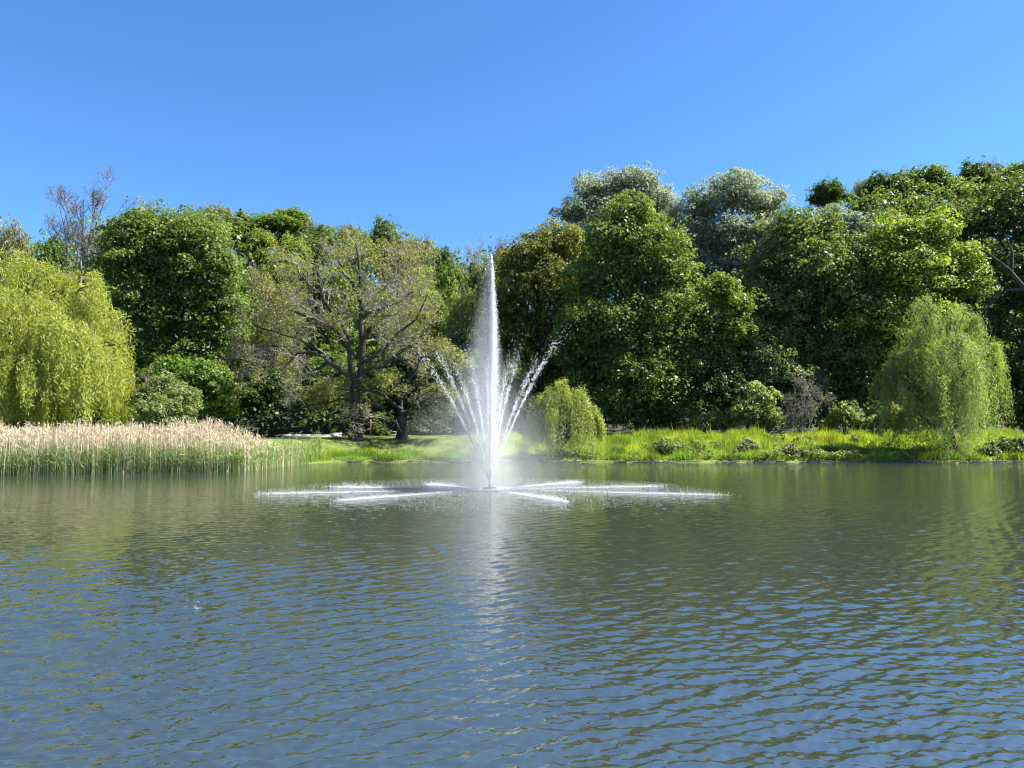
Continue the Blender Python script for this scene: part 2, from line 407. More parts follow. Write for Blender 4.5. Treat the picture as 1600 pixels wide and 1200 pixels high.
leafy_tree('broadleaf_tree', 'bright yellow-green rounded tree rising behind the drooping willow on the bank', 'tree',
    [(1400,375,38),(1450,370,36),(1495,410,34),(1370,420,40),(1430,435,52),(1490,450,40),(1520,440,20),(1370,500,44),(1430,510,50),(1390,560,40)],
    81, 1392, .45, (.175, .235, .045), 14, 1050, 42, 1.15, .29, flat=.5)
leafy_tree('broadleaf_tree', 'dark oak with heavy slanting limbs at the picture edge behind the drooping willow', 'tree',
    [(1590,330,50),(1560,420,46),(1620,410,50),(1525,350,34),(1560,352,30),(1590,500,46),(1640,480,60),(1545,520,36),(1600,590,50),(1560,640,32),(1625,650,30),(1510,300+50,24),(1650,370,60),(1520,600,30)],
    84, 1612, .6, (.065, .105, .028), 15, 1300, 36, 1.1, .31, limbs=14)
t_ = [o for o in bpy.data.objects if o.name.startswith('broadleaf_tree') and 'heavy slanting' in o.get('label', '')][0]
for pts, r in (([(1625,500), (1600,450), (1575,420), (1552,402), (1532,388)], .38), ([(1600,452), (1572,452), (1550,470), (1535,492)], .2), ([(1580,425), (1582,395), (1570,365)], .2)):
    q_ = resample([P(x, y, 79.3) - np.array(t_.location) for x, y in pts], 9)
    obj('limb', mesh_np('limb', *tubes(q_[None], np.linspace(r, r * .3, 9)[None], 7), smooth=True), BARK_DARK, t_)
leafy_tree('oak_tree', 'olive-brown oak with freshly opened leaves, next to the fountain plume', 'tree',
    [(870,385,40),(830,400,36),(800,420,34),(905,420,36),(850,450,50),(795,480,36),(890,490,46),(830,520,46),(790,550,34),(870,570,44),(820,600,36),(900,540,30)],
    86, 845, .45, (.125, .135, .036), 16, 1400, 34, .95, .26, inner=.2, hue_p=.35)
leafy_tree('poplar_tree', 'silver-grey poplar towering directly over the dark maple crown', 'tree',
    [(935,305,38),(990,292,34),(895,335,26),(960,345,44),(1020,320,34),(1045,350,26),(905,380,30),(1010,380,40),(1050,400,35)],
    100, 965, .5, (.26, .30, .20), 17, 950, 44, 1.2, .28, mat=SILVER, bark=BARK_GREY, inner=.35, hue_p=.35)
leafy_tree('poplar_tree', 'second silver-grey poplar, separated from its twin by the dark maple top', 'tree',
    [(1150,305,40),(1100,325,36),(1195,325,34),(1075,370,34),(1140,370,50),(1205,375,32),(1110,430,48),(1170,430,44),(1090,480,36),(1150,490,30)],
    98, 1140, .5, (.26, .30, .20), 18, 1080, 44, 1.2, .28, mat=SILVER, bark=BARK_GREY, inner=.35, hue_p=.35)
leafy_tree('poplar_tree', 'small silver-leaved tree top showing between the dark trees and the hilltop', 'tree',
    [(1305,350,22),(1335,352,20),(1362,372,20),(1325,380,26)],
    94, 1330, .3, (.22, .28, .21), 19, 260, 30, .9, .32, mat=SILVER, bark=BARK_GREY)
leafy_tree('broadleaf_tree', 'small leafy tree sitting low beside the tall dark maple, its crown lit yellow-green', 'tree',
    [(1128,452,20),(1150,480,22),(1120,500,28),(1152,520,24),(1125,560,26)],
    79, 1132, .2, (.13, .18, .032), 20, 260, 30, .9, .32)
leafy_tree('young_tree', 'young tree with a thin straight dark stem in front of pale shrubs', 'tree',
    [(1130,600,24),(1110,612,18),(1152,612,20),(1132,625,22)],
    77, 1131, .16, (.035, .065, .018), 21, 150, 30, .8, .30, limbs=3)

# -------------------- shrubs and undergrowth, each one its own
def shrub(label, rows, Y, color, seed, n, per, cr, leaf, mat=LEAF, group=None, name='shrub', **kw):
    lobes = np.array(px_lobes(rows, Y, seed)); bx = P(rows[0][0], 680, Y)[0]
    base = np.array([bx, Y, float(ground(bx, Y))]); t = thing(name, label, 'shrub', base, group)
    lobes[:, :3] -= base
    me, C = crown_mesh('foliage', lobes, n, per, cr, leaf, seed, z_floor=-.2, **kw); obj('foliage', me, mat, t, color)
    rng = np.random.default_rng(seed); sel = C[rng.choice(len(C), min(8, len(C)), replace=False)]
    ps = np.array([resample([(0, 0, -.1), c * np.array([.4, .4, .5]), c], 5) for c in sel])
    obj('stem', mesh_np('stem', *tubes(ps, np.tile(np.linspace(.06, .02, 5), (len(ps), 1)), 4)), TWIG_DARK, t)
    return t
shrub('round grey-green shrub between the yellow willow and the reed tips', [(258,625,38),(228,630,24),(290,628,24),(258,650,42),(255,600,20)], 60, (.16,.20,.085), 31, 520, 24, .42, .17, hue_p=.15)
shrub('low bright green shrub spreading behind the round grey-green shrub', [(270,580,26),(310,588,28),(335,612,24),(300,625,34),(250,600,30),(345,640,24)], 68, (.10,.18,.03), 32, 520, 26, .62, .24)
shrub('pale sunlit shrub left of the thin dark stem', [(1105,658,16),(1122,655,10),(1088,664,12)], 76.4, (.20,.26,.09), 33, 150, 24, .45, .22)
shrub('pale sunlit shrub between the thin dark stem and the bare bush', [(1165,645,22),(1185,625,20),(1148,660,14),(1192,655,22),(1172,612,16),(1204,660,14)], 76.4, (.20,.26,.10), 34, 420, 24, .55, .22)
shrub('tall grey-green shrub right behind the bare grey bush', [(1195,560,24),(1215,580,26),(1250,590,24),(1185,590,20),(1265,610,24)], 79, (.15,.19,.095), 35, 420, 24, .6, .24)
shrub('light green shrub just past the bare grey bush', [(1320,650,18),(1300,662,14),(1342,664,14),(1328,638,10)], 76.4, (.20,.26,.09), 36, 200, 24, .45, .22)
shrub('light green shrub between the dark hollow and the willow curtain', [(1375,655,14),(1392,648,16),(1360,664,10),(1392,664,14)], 76.4, (.23,.28,.12), 37, 200, 24, .42, .22)
shrub('pale low shrub seen through the strands at the foot of the big bank willow', [(1420,658,12),(1438,662,12)], 76.4, (.2,.25,.1), 38, 110, 24, .42, .22)
shrub('small leafy shrub beside the dark oak trunk, next to the thin rail', [(592,674,12),(602,677,8)], 75.5, (.09,.13,.035), 39, 120, 24, .25, .16)
shrub('bushy green sapling clump standing directly behind the fountain spray', [(700,590,30),(735,575,30),(690,620,30),(745,610,34),(715,650,34),(790,590,24),(808,620,22),(800,580,18)], 77, (.075,.125,.03), 40, 600, 24, .75, .28)
shrub('white-flowering weed bush on the bank edge below the bare grey bush', [(1170,695,10),(1180,702,9),(1158,702,8)], 64, (.22,.24,.16), 41, 110, 20, .25, .13)
shrub('low grey-green weed clump at the waterline right of the small willow', [(1040,705,20),(1020,710,14),(1062,710,14)], 63, (.12,.18,.075), 42, 180, 22, .35, .16)
shrub('brownish weed clump at the waterline below the sunlit grass', [(1235,710,16),(1255,712,12),(1215,713,10)], 62.6, (.11,.105,.055), 43, 130, 22, .3, .15)
shrub('dark leafy bush on the bank at the picture edge past the big bank willow', [(1560,705,18),(1585,700,18),(1540,712,12)], 63, (.045,.085,.025), 44, 200, 22, .4, .18)

def undergrowth(name, x0, x1, y0, y1, n, hmin, hmax, color, seed, leaf=.3, per=70):
    rng = np.random.default_rng(seed); lob = []
    for i in range(n):
        x = rng.uniform(x0, x1); y = rng.uniform(y0, y1); h = rng.uniform(hmin, hmax); r = h * rng.uniform(.5, .8)
        lob.append([x, y, float(ground(x, y)) + h * .55, r, r, h * .55])
    me, _ = crown_mesh('undergrowth', lob, n * 6, per // 3, .9, leaf, seed, inner=.3)
    return obj(name, me, LEAF, None, color, kind='stuff')
undergrowth('undergrowth', -75, 75, 80, 95, 170, 1.6, 5.5, (.065, .115, .03), 50, .36, 66)
undergrowth('undergrowth', -75, 80, 96, 125, 110, 3, 7.0, (.08, .13, .03), 51, .45, 60)

# -------------------- willows
def willow(label, domes, foot_px, Y, color, seed, n_strand, per, zlow, leaf=.26, wl=.2, trunk_r=.4, hang=(.35, 1.0)):
    """domes: (px, py of the top, radius px, depth offset m, how far its strands hang 0..1)"""
    rng = np.random.default_rng(seed); base = ground_at_px(foot_px, Y) - np.array([0, 0, .05])
    t = thing('willow_tree', label, 'tree', base)
    D = []
    for (px, py, r, dy, hg) in domes:
        c = P(px, py, Y + dy) - base; D.append([*c, r * (Y + dy) / FPX, hg])
    D = np.array(D); H = D[:, 2].max()
    ps, rs = [], []
    for d in D:
        for i in range(5):
            a = rng.uniform(0, 6.283); e = d[:3] + np.array([math.cos(a) * d[3] * .6, math.sin(a) * d[3] * .6, -.55 * d[3]])
            ps.append(resample([(0, 0, H * rng.uniform(.15, .4)), e * np.array([.35, .35, .7]), e * np.array([.8, .8, .98]), e], 8)); rs.append(np.linspace(.4, .06, 8) * trunk_r)
    tr = stem_poly((0, 0, -.2), (D[:, 0].mean() * .5, 0, H * .6), rng, 8, .15); rad = np.linspace(1.25, .45, 8) * trunk_r; rad[0] *= 1.35
    V, F = join([tubes(tr[None], rad[None], 10), tubes(np.array(ps), np.array(rs), 5)])
    obj('trunk', mesh_np('trunk', V, F, smooth=True), BARK_DARK, t)
    w8 = D[:, 3] ** 2; nc = n_strand // 20
    cd = rng.choice(len(D), nc, p=w8 / w8.sum()); ca = rng.uniform(0, 6.283, nc); cq = np.sqrt(rng.uniform(.0, 1, nc)); cz = rng.normal(size=nc) * .22
    cl = rng.uniform(*hang, nc); chh = rng.random(nc)
    k = rng.integers(0, nc, n_strand); d = D[cd[k]]; a = ca[k] + rng.normal(size=n_strand) * .13
    q = np.clip(cq[k] + rng.normal(size=n_strand) * .07, 0, 1.1); r0 = q * d[:, 3] * .88
    outd = np.stack([np.cos(a), np.sin(a), np.zeros_like(a)], 1)
    c0 = d[:, :3] + outd * r0[:, None]; z0 = d[:, 2] - d[:, 3] * (.62 * q ** 2.2) - .25 + cz[k] * (.4 + q) + rng.normal(size=n_strand) * .15
    # strands lean out from the whole tree's axis, not only from their own dome
    ax = norm(c0[:, :2]); od = norm(np.c_[outd[:, :2] * .7 + ax * .5, np.zeros(n_strand)])
    L = (z0 - zlow) * np.clip(cl[k] * d[:, 4] + rng.normal(size=n_strand) * .07, .10, 1.0); L = np.maximum(L, .7)
    s = np.linspace(0, 1, per)[None]; sl_ = s * L[:, None]
    arch = rng.uniform(.15, .75, (n_strand, 1)) * (.4 + .08 * H)
    off = arch * (1 - np.exp(-sl_ / .8)); rise = .30 * np.sin(np.clip(sl_ / 1.1, 0, 1) * math.pi) * rng.uniform(.2, 1.6, (n_strand, 1))
    Pp = c0[:, None] + od[:, None] * off[..., None]; Pp[..., 2] = z0[:, None] - sl_ + rise
    Pp[..., 0] += .12 * np.sin(sl_ * .8 + rng.uniform(0, 6.28, (n_strand, 1))) + .07 * np.sin(sl_ * 2.3 + rng.uniform(0, 6.28, (n_strand, 1)))
    Pp = Pp + rng.normal(size=Pp.shape) * .10
    n = n_strand * per; Pp = Pp.reshape(-1, 3)
    al = np.tile(np.array([0, 0, -1.0]), (n, 1)) + rng.normal(size=(n, 3)) * .5
    top = (sl_.reshape(-1) < .8)[:, None]; al = np.where(top, np.repeat(od, per, 0) + rng.normal(size=(n, 3)) * .7 + np.array([0, 0, .1]), al)
    nn = np.repeat(od, per, 0) + rng.normal(size=(n, 3)) * .9 + np.array([0, 0, .45])
    ll = leaf * rng.uniform(.5, 1.5, n); keep = Pp[:, 2] > float(zlow) - .1
    V, F = quads(Pp[keep], nn[keep], ll[keep], ll[keep] * wl, rng, al[keep], .1)
    hue = np.clip(.5 * (chh[k] < .35).repeat(per) * rng.random(n) + .2 * rng.random(n), 0, 1)[keep]; tint = np.clip(.45 * chh[k].repeat(per) + .55 * rng.random(n), 0, 1)[keep]
    obj('crown', mesh_np('crown', V, F, {'tint': tint, 'hue': hue}), WLEAF, t, color)
    return t
willow('big yellow-green weeping willow rising behind the dry reed bed',
    [(20,392,55,0,1),(-40,405,60,1,1),(60,405,40,-1,.6),(95,425,46,2,.9),(135,425,34,0,.8),(155,470,40,1,1),(178,520,30,-1,1),(30,450,60,-5,1),(95,490,55,-5.5,1),(140,540,40,-4,1),(-20,520,50,-6,1),(50,540,46,-6.5,.9),(0,600,40,-6,1),(185,560,22,1,1),(70,620,30,-6,1)],
    20, 60, (.24, .275, .06), 61, 5000, 24, .5, leaf=.34, wl=.18, trunk_r=.55)
willow('tall weeping willow on the grass bank with strands trailing to the water',
    [(1440,466,30,0,.5),(1490,474,28,0,.5),(1384,585,16,.5,.35),(1402,600,18,-1,.75),(1418,640,14,-1.5,.8),(1425,505,24,1,.45),(1478,492,30,1,.6),(1512,488,26,0,.6),(1535,520,26,0,.7),(1488,520,42,-2.5,1),(1450,535,36,-1,.8),(1410,545,26,0,.6),(1392,572,16,0,.42),(1537,562,20,0,.7),(1515,560,34,-3,1),(1470,575,34,-3,1.0),(1555,545,14,1,.3),(1440,590,22,-2,.9)],
    1487, 64.5, (.175, .235, .085), 62, 2700, 25, -1.5, leaf=.27, wl=.17, trunk_r=.45, hang=(.15, 1.08))
willow('small young weeping willow standing at the waterline beside the fountain spray',
    [(872,594,13,0,.6),(840,622,14,0,.7),(922,630,11,0,.8),(903,606,15,0,.7),(856,606,15,0,.7),(928,648,11,0,.7),(836,648,13,0,.7),(862,615,18,0,.8),(890,612,18,0,.8),(912,622,11,0,.9),(848,632,16,0,.8),(880,640,22,-1,1),(908,645,12,0,.9),(862,655,16,-.8,1)],
    880, 62.6, (.25, .29, .085), 63, 2200, 14, .1, leaf=.2, wl=.24, trunk_r=.14, hang=(.4, 1.0))

# -------------------- oak with open crown
def open_tree(name, label, Y, limbs_px, trunk, seed, twigcol, lcol, leafn, leaf=.2, levels=3, barkm=BARK_DARK, flat=.35, nl=(7, 6, 5), lens=((2.5, 4.5), (1.2, 2.4), (.6, 1.3)), sub=None, up=.1, leafprob=1.0, twig_r=.02, dYs=2.5, cat='tree', base_px=None, hue_p=.5, leaf_spread=.3, nlev_leaf=None):
    rng = np.random.default_rng(seed)
    b0 = ground_at_px(trunk[0][0], Y); t = thing(name, label, cat, b0)
    tp = [b0 - np.array([0, 0, .2])] + [P(x, y, Y) for x, y in trunk[1:]]
    tp = resample(np.array(tp) - b0, 9)
    r0, r1 = trunk_r_pair = trunk[0][1], trunk[0][2]
    rad = np.linspace(r0, r1, 9); rad[0] *= 1.45; rad[1] *= 1.1
    obj('trunk', mesh_np('trunk', *tubes(tp[None], rad[None], 12), smooth=True), barkm, t)
    ps, rs = [], []
    for (rr, pts, dY) in limbs_px:
        n = len(pts); q = [P(x, y, Y + dY * i / (n - 1)) for i, (x, y) in enumerate(pts)]
        q = resample(np.array(q) - b0, 9); q[1:-1] += rng.normal(size=(7, 3)) * .12
        ps.append(q); rs.append(np.linspace(rr, max(.05, rr * .28), 9))
    ps, rs = np.array(ps), np.array(rs)
    for q, r in zip(ps, rs):
        obj('limb', mesh_np('limb', *tubes(q[None], r[None], 7), smooth=True), barkm, t)
    pa, ra = ps, rs; tw = []; last = None
    for lv in range(levels):
        pa, ra = sprout(pa, ra, nl[lv], lens[lv][0], lens[lv][1], .85, rng, tmin=.2, up=up, wob=.3, K=5, shrink=.5, flat=flat, rmin=twig_r)
        tw.append((pa, ra)); 
    parts = [tubes(a, r, 3) for i, (a, r) in enumerate(tw)]
    obj('branches', mesh_np('branches', *join(parts)), twigcol, t)
    if leafn:
        src = np.concatenate([a[:, 2:].reshape(-1, 3) for a, r in tw[-2:]]); lab = rng.random(len(tw[0][0]))
        idx = rng.integers(0, len(src), leafn)
        clus = np.sin(src[:, 0] * .9 + seed) + np.sin(src[:, 2] * 1.1 + 2) + np.sin(src[:, 1] * .8)
        keep = rng.random(leafn) < leafprob * (.45 + .35 * np.clip(clus[idx], -1, 1.5)); idx = idx[keep]
        p = src[idx] + rng.normal(size=(len(idx), 3)) * np.array([leaf_spread, leaf_spread, leaf_spread * .35])
        nn = np.array([0, 0, 1.0]) + rng.normal(size=(len(idx), 3)) * .55
        ll = leaf * rng.uniform(.6, 1.4, len(idx)); V, F = quads(p, nn, ll, ll * .6, rng)
        hue = (np.sin(p[:, 0] * 1.3) * np.sin(p[:, 2] * 1.1) > .1) * hue_p * rng.random(len(idx)) + .2 * rng.random(len(idx))
        obj('crown', mesh_np('crown', V, F, {'tint': rng.random(len(idx)), 'hue': hue}), LEAF, t, lcol)
    return t

open_tree('oak_tree', 'old spreading oak with thick dark twisting limbs and sparse new leaves', 70,
    [(.34, [(556,600),(546,570),(548,535),(535,505),(512,480),(500,450),(494,415)], -1.5),
     (.36, [(560,600),(566,560),(566,520),(566,490),(562,455),(560,410),(556,380)], 1.0),
     (.22, [(566,495),(585,484),(603,482),(622,470),(645,455)], -2.0),
     (.24, [(566,530),(578,518),(585,508),(604,494),(615,493)], -2.5),
     (.20, [(562,470),(550,440),(535,425),(528,395)], 3.0),
     (.24, [(545,545),(520,515),(500,500),(470,492),(440,480)], -3),
     (.26, [(552,590),(530,575),(505,556),(480,548),(455,560),(435,600)], -4),
     (.16, [(505,556),(470,530),(430,520),(395,505)], 2),
     (.22, [(556,595),(575,580),(605,570),(640,560),(665,552)], 3),
     (.20, [(600,570),(640,540),(670,515),(690,480)], 2),
     (.18, [(566,480),(600,450),(625,420),(640,405)], 4),
     (.16, [(500,460),(470,430),(455,405)], 4),
     (.18, [(540,580),(500,590),(440,540),(380,545)], 4),
     (.20, [(560,570),(600,545),(650,500),(668,460)], -5),
     (.18, [(520,560),(470,600),(420,590),(375,560)], -2)],
    [(555, .62, .46), (556, 640), (554, 600)], 71, TWIG, (.19, .22, .065), 30000, leaf=.19, nl=(8, 7, 5))
open_tree('oak_tree', 'squat oak with pale broken branch stubs and tiered low foliage beside the spreading oak', 70.5,
    [(.22, [(628,655),(630,620),(640,590),(660,560),(690,545)], 1),
     (.18, [(628,640),(600,620),(575,610),(540,608),(500,605)], -2),
     (.18, [(628,645),(655,630),(690,620),(715,615)], -2),
     (.14, [(620,660),(590,652),(560,655),(520,660)], -3),
     (.16, [(628,640),(610,600),(580,585),(540,580)], 1),
     (.14, [(632,650),(670,655),(700,650)], -2),
     (.20, [(630,620),(665,590),(705,570),(735,545)], -3),
     (.16, [(600,640),(560,625),(500,630),(465,640)], 2)],
    [(628, .60, .5), (629, 670), (628, 650)], 72, TWIG, (.19, .21, .075), 30000, leaf=.21, flat=.8, up=.02, nl=(8, 7, 5), lens=((1.2, 2.4), (.8, 1.6), (.4, .9)), hue_p=.3)
def stubs():
    t = [o for o in bpy.data.objects if o.name == 'oak_tree.001'][0]; b0 = np.array(t.location)
    for pts, r in (([(619,656),(622,666),(627,674)], .10), ([(641,656),(638,664),(639,676)], .09), ([(620,657),(617,662),(614,667)], .06)):
        q = resample([P(x, y, 69.6) - b0 for x, y in pts], 5)
        obj('broken_branch', mesh_np('broken_branch', *tubes(q[None], np.linspace(r, r * .5, 5)[None], 6)), BARK_GREY, t)
# (called after the trees are named below)

def bare(name, label, Y, stems, r, seed, twig, leafn=0, lcol=(.1, .1, .03), cat='tree', nl=(7, 7, 6), lens=((3, 6), (1.5, 3), (.8, 1.6)), up=.3, tr=.018, wob=.2, leaf=.22, shrink=.5, ang_flat=.0):
    rng = np.random.default_rng(seed); b0 = ground_at_px(stems[0][0][0], Y); t = thing(name, label, cat, b0)
    ps, rs = [], []
    for s in stems:
        q = [b0 + np.array([0, 0, -.2])] + [P(x, y, Y + rng.uniform(-1, 1)) for x, y in s[1:]]
        q = resample(np.array(q) - b0, 9); q[1:] += np.cumsum(rng.normal(size=(8, 3)) * .06, 0); ps.append(q); rs.append(np.linspace(r, r * .2, 9))
    ps, rs = np.array(ps), np.array(rs)
    obj('trunk', mesh_np('trunk', *tubes(ps, rs, 8), smooth=True), BARK_GREY if twig is not TWIG_DARK else BARK_DARK, t)
    pa, ra = ps, rs; tw = []
    for lv in range(3):
        pa, ra = sprout(pa, ra, nl[lv], *lens[lv], .6, rng, tmin=.3, up=up, wob=wob, K=5, shrink=shrink, rmin=tr, flat=ang_flat); tw.append((pa, ra))
    obj('branches', mesh_np('branches', *join([tubes(a, q, 3) for a, q in tw])), twig, t)
    if leafn:
        src = tw[-1][0][:, 1:].reshape(-1, 3); idx = rng.integers(0, len(src), leafn)
        p = src[idx] + rng.normal(size=(leafn, 3)) * .25; ll = leaf * rng.uniform(.6, 1.4, leafn)
        V, F = quads(p, rng.normal(size=(leafn, 3)) + np.array([0, 0, .8]), ll, ll * .6, rng)
        obj('crown', mesh_np('crown', V, F, {'tint': rng.random(leafn), 'hue': rng.random(leafn) * .5}), LEAF, t, lcol)
    return t
bare('bare_tree', 'leafless purple-grey tree reaching above the yellow willow', 88,
    [[(122,660),(123,420),(112,360),(100,315)], [(122,660),(124,430),(128,360),(130,310)], [(122,660),(103,430),(98,360),(90,320)], [(122,660),(126,420),(148,350),(160,315)], [(122,660),(138,430),(140,370),(148,330)]],
    .22, 81, TWIG_PURPLE, 1500, (.16, .17, .06), up=.25, nl=(10, 8, 5), lens=((2.6, 5.8), (1.4, 2.8), (.8, 1.6)), tr=.022)
bare('bare_bush', 'bare grey-purple bush with dense fine twigs on the bank before the pale shrubs', 74,
    [[(1252,665),(1248,630),(1240,600)], [(1252,665),(1262,630),(1272,605)], [(1252,665),(1255,625),(1255,590)], [(1252,665),(1235,640),(1222,625)], [(1252,665),(1272,640),(1285,620)], [(1252,665),(1240,650),(1232,640)]],
    .10, 82, GREYTWIG, 500, (.12, .14, .05), cat='shrub', nl=(8, 7, 5), lens=((.8, 1.7), (.5, 1.0), (.3, .7)), up=.05, tr=.018, wob=.35)
bare('bare_bush', 'thin pinkish bare twigs poking out of the round grey-green shrub', 61.5,
    [[(232,650),(228,615),(226,590)], [(232,650),(220,620),(212,605)], [(232,650),(236,610),(234,585)]],
    .05, 83, plainmat('pink_twig', (.26, .17, .13), (.36, .26, .2), 2, .9, .1), 0, cat='shrub', nl=(9, 5, 4), lens=((.5, 1.0), (.3, .6), (.15, .4)), up=.2, tr=.016)
stubs()

# -------------------- hillside trees: a few shapes, every tree a thing with its own colours and place
HN, RN = 18.0, 5.5
def variant(seed, kind):
    rng = np.random.default_rng(seed); lob = []
    for i in range(13):
        a = rng.uniform(0, 6.28); q = rng.uniform(0, 1) ** .5; z = rng.uniform(.38, .92)
        env = math.sqrt(max(.08, 1 - ((z - .6) / .42) ** 2))
        rr = RN * .62 * q * env; r = RN * rng.uniform(.3, .46)
        lob.append([math.cos(a) * rr, math.sin(a) * rr, z * HN - 1, r, r, r * .9])
    res = {}
    if kind == 'dense':
        me, C = crown_mesh('crown', lob, 470, 32, 1.05, .36, seed, hue_p=.3)
    else:
        me, C = crown_mesh('crown', lob, 560, 15, 1.0, .30, seed, inner=.04, hue_p=.4)
    rng2 = np.random.default_rng(seed + 7)
    res['crown'] = me; res['trunk'] = trunk_mesh('trunk', (0, 0, -.6), (0, 0, HN * .72), .32, rng2, C, 10)
    if kind != 'dense':
        st = stem_poly((0, 0, 0), (0, 0, HN * .8), rng2, 9, .15); ps, rs = st[None], np.linspace(.32, .06, 9)[None]
        a1, r1 = sprout(ps, rs, 16, 4.0, 7.0, .75, rng2, tmin=.3, up=.35, shrink=.5, rmin=.03)
        a2, r2 = sprout(a1, r1, 9, 1.6, 3.2, .7, rng2, tmin=.25, up=.25, rmin=.022)
        a3, r3 = sprout(a2, r2, 6, .8, 1.7, .6, rng2, tmin=.25, up=.2, rmin=.018)
        res['branches'] = mesh_np('branches', *join([tubes(a1, r1, 4), tubes(a2, r2, 3), tubes(a3, r3, 3)]))
    return res
VAR = {'dense': [variant(s, 'dense') for s in (101, 102, 103)], 'sparse': [variant(s, 'sparse') for s in (111, 112)]}
for k_, bm in (('dense', None), ('sparse', None)):
    for v in VAR[k_]:
        v['crown'].materials.append(LEAF); v['trunk'].materials.append(BARK_DARK)
        if 'branches' in v: v['branches'].materials.append(TWIG)
hrng = np.random.default_rng(9)
def hill_tree(label, px, topy, halfw, Y, kind, color, i=None, group=None, nocrown=False, name=None):
    x = P(px, 400, Y)[0]; g = float(ground(x, Y)); top = P(px, topy, Y)[2]; H = max(5, top - g); Rr = halfw * Y / FPX
    v = VAR[kind][hrng.integers(len(VAR[kind])) if i is None else i]
    t = thing(name or ('broadleaf_tree' if kind == 'dense' else 'half_bare_tree'), label, 'tree', (x, Y, g - .3), group)
    # when a tree would be far too slender its foot lies lower on the slope than its crown shows: keep its crown tall
    t.scale = (Rr / RN, Rr / RN, H / (HN * .98)); t.rotation_euler = (0, 0, hrng.uniform(0, 6.28))
    for nm, me in v.items():
        if nocrown and nm == 'crown': continue
        o = obj(nm, me, None, t, color if nm == 'crown' else (.1, .1, .1))
    return t
G1, G2, YG, OL, BR, DK = (.12,.18,.04), (.085,.145,.03), (.16, .205, .05), (.15,.18,.05), (.16, .165, .075), (.055,.10,.03)
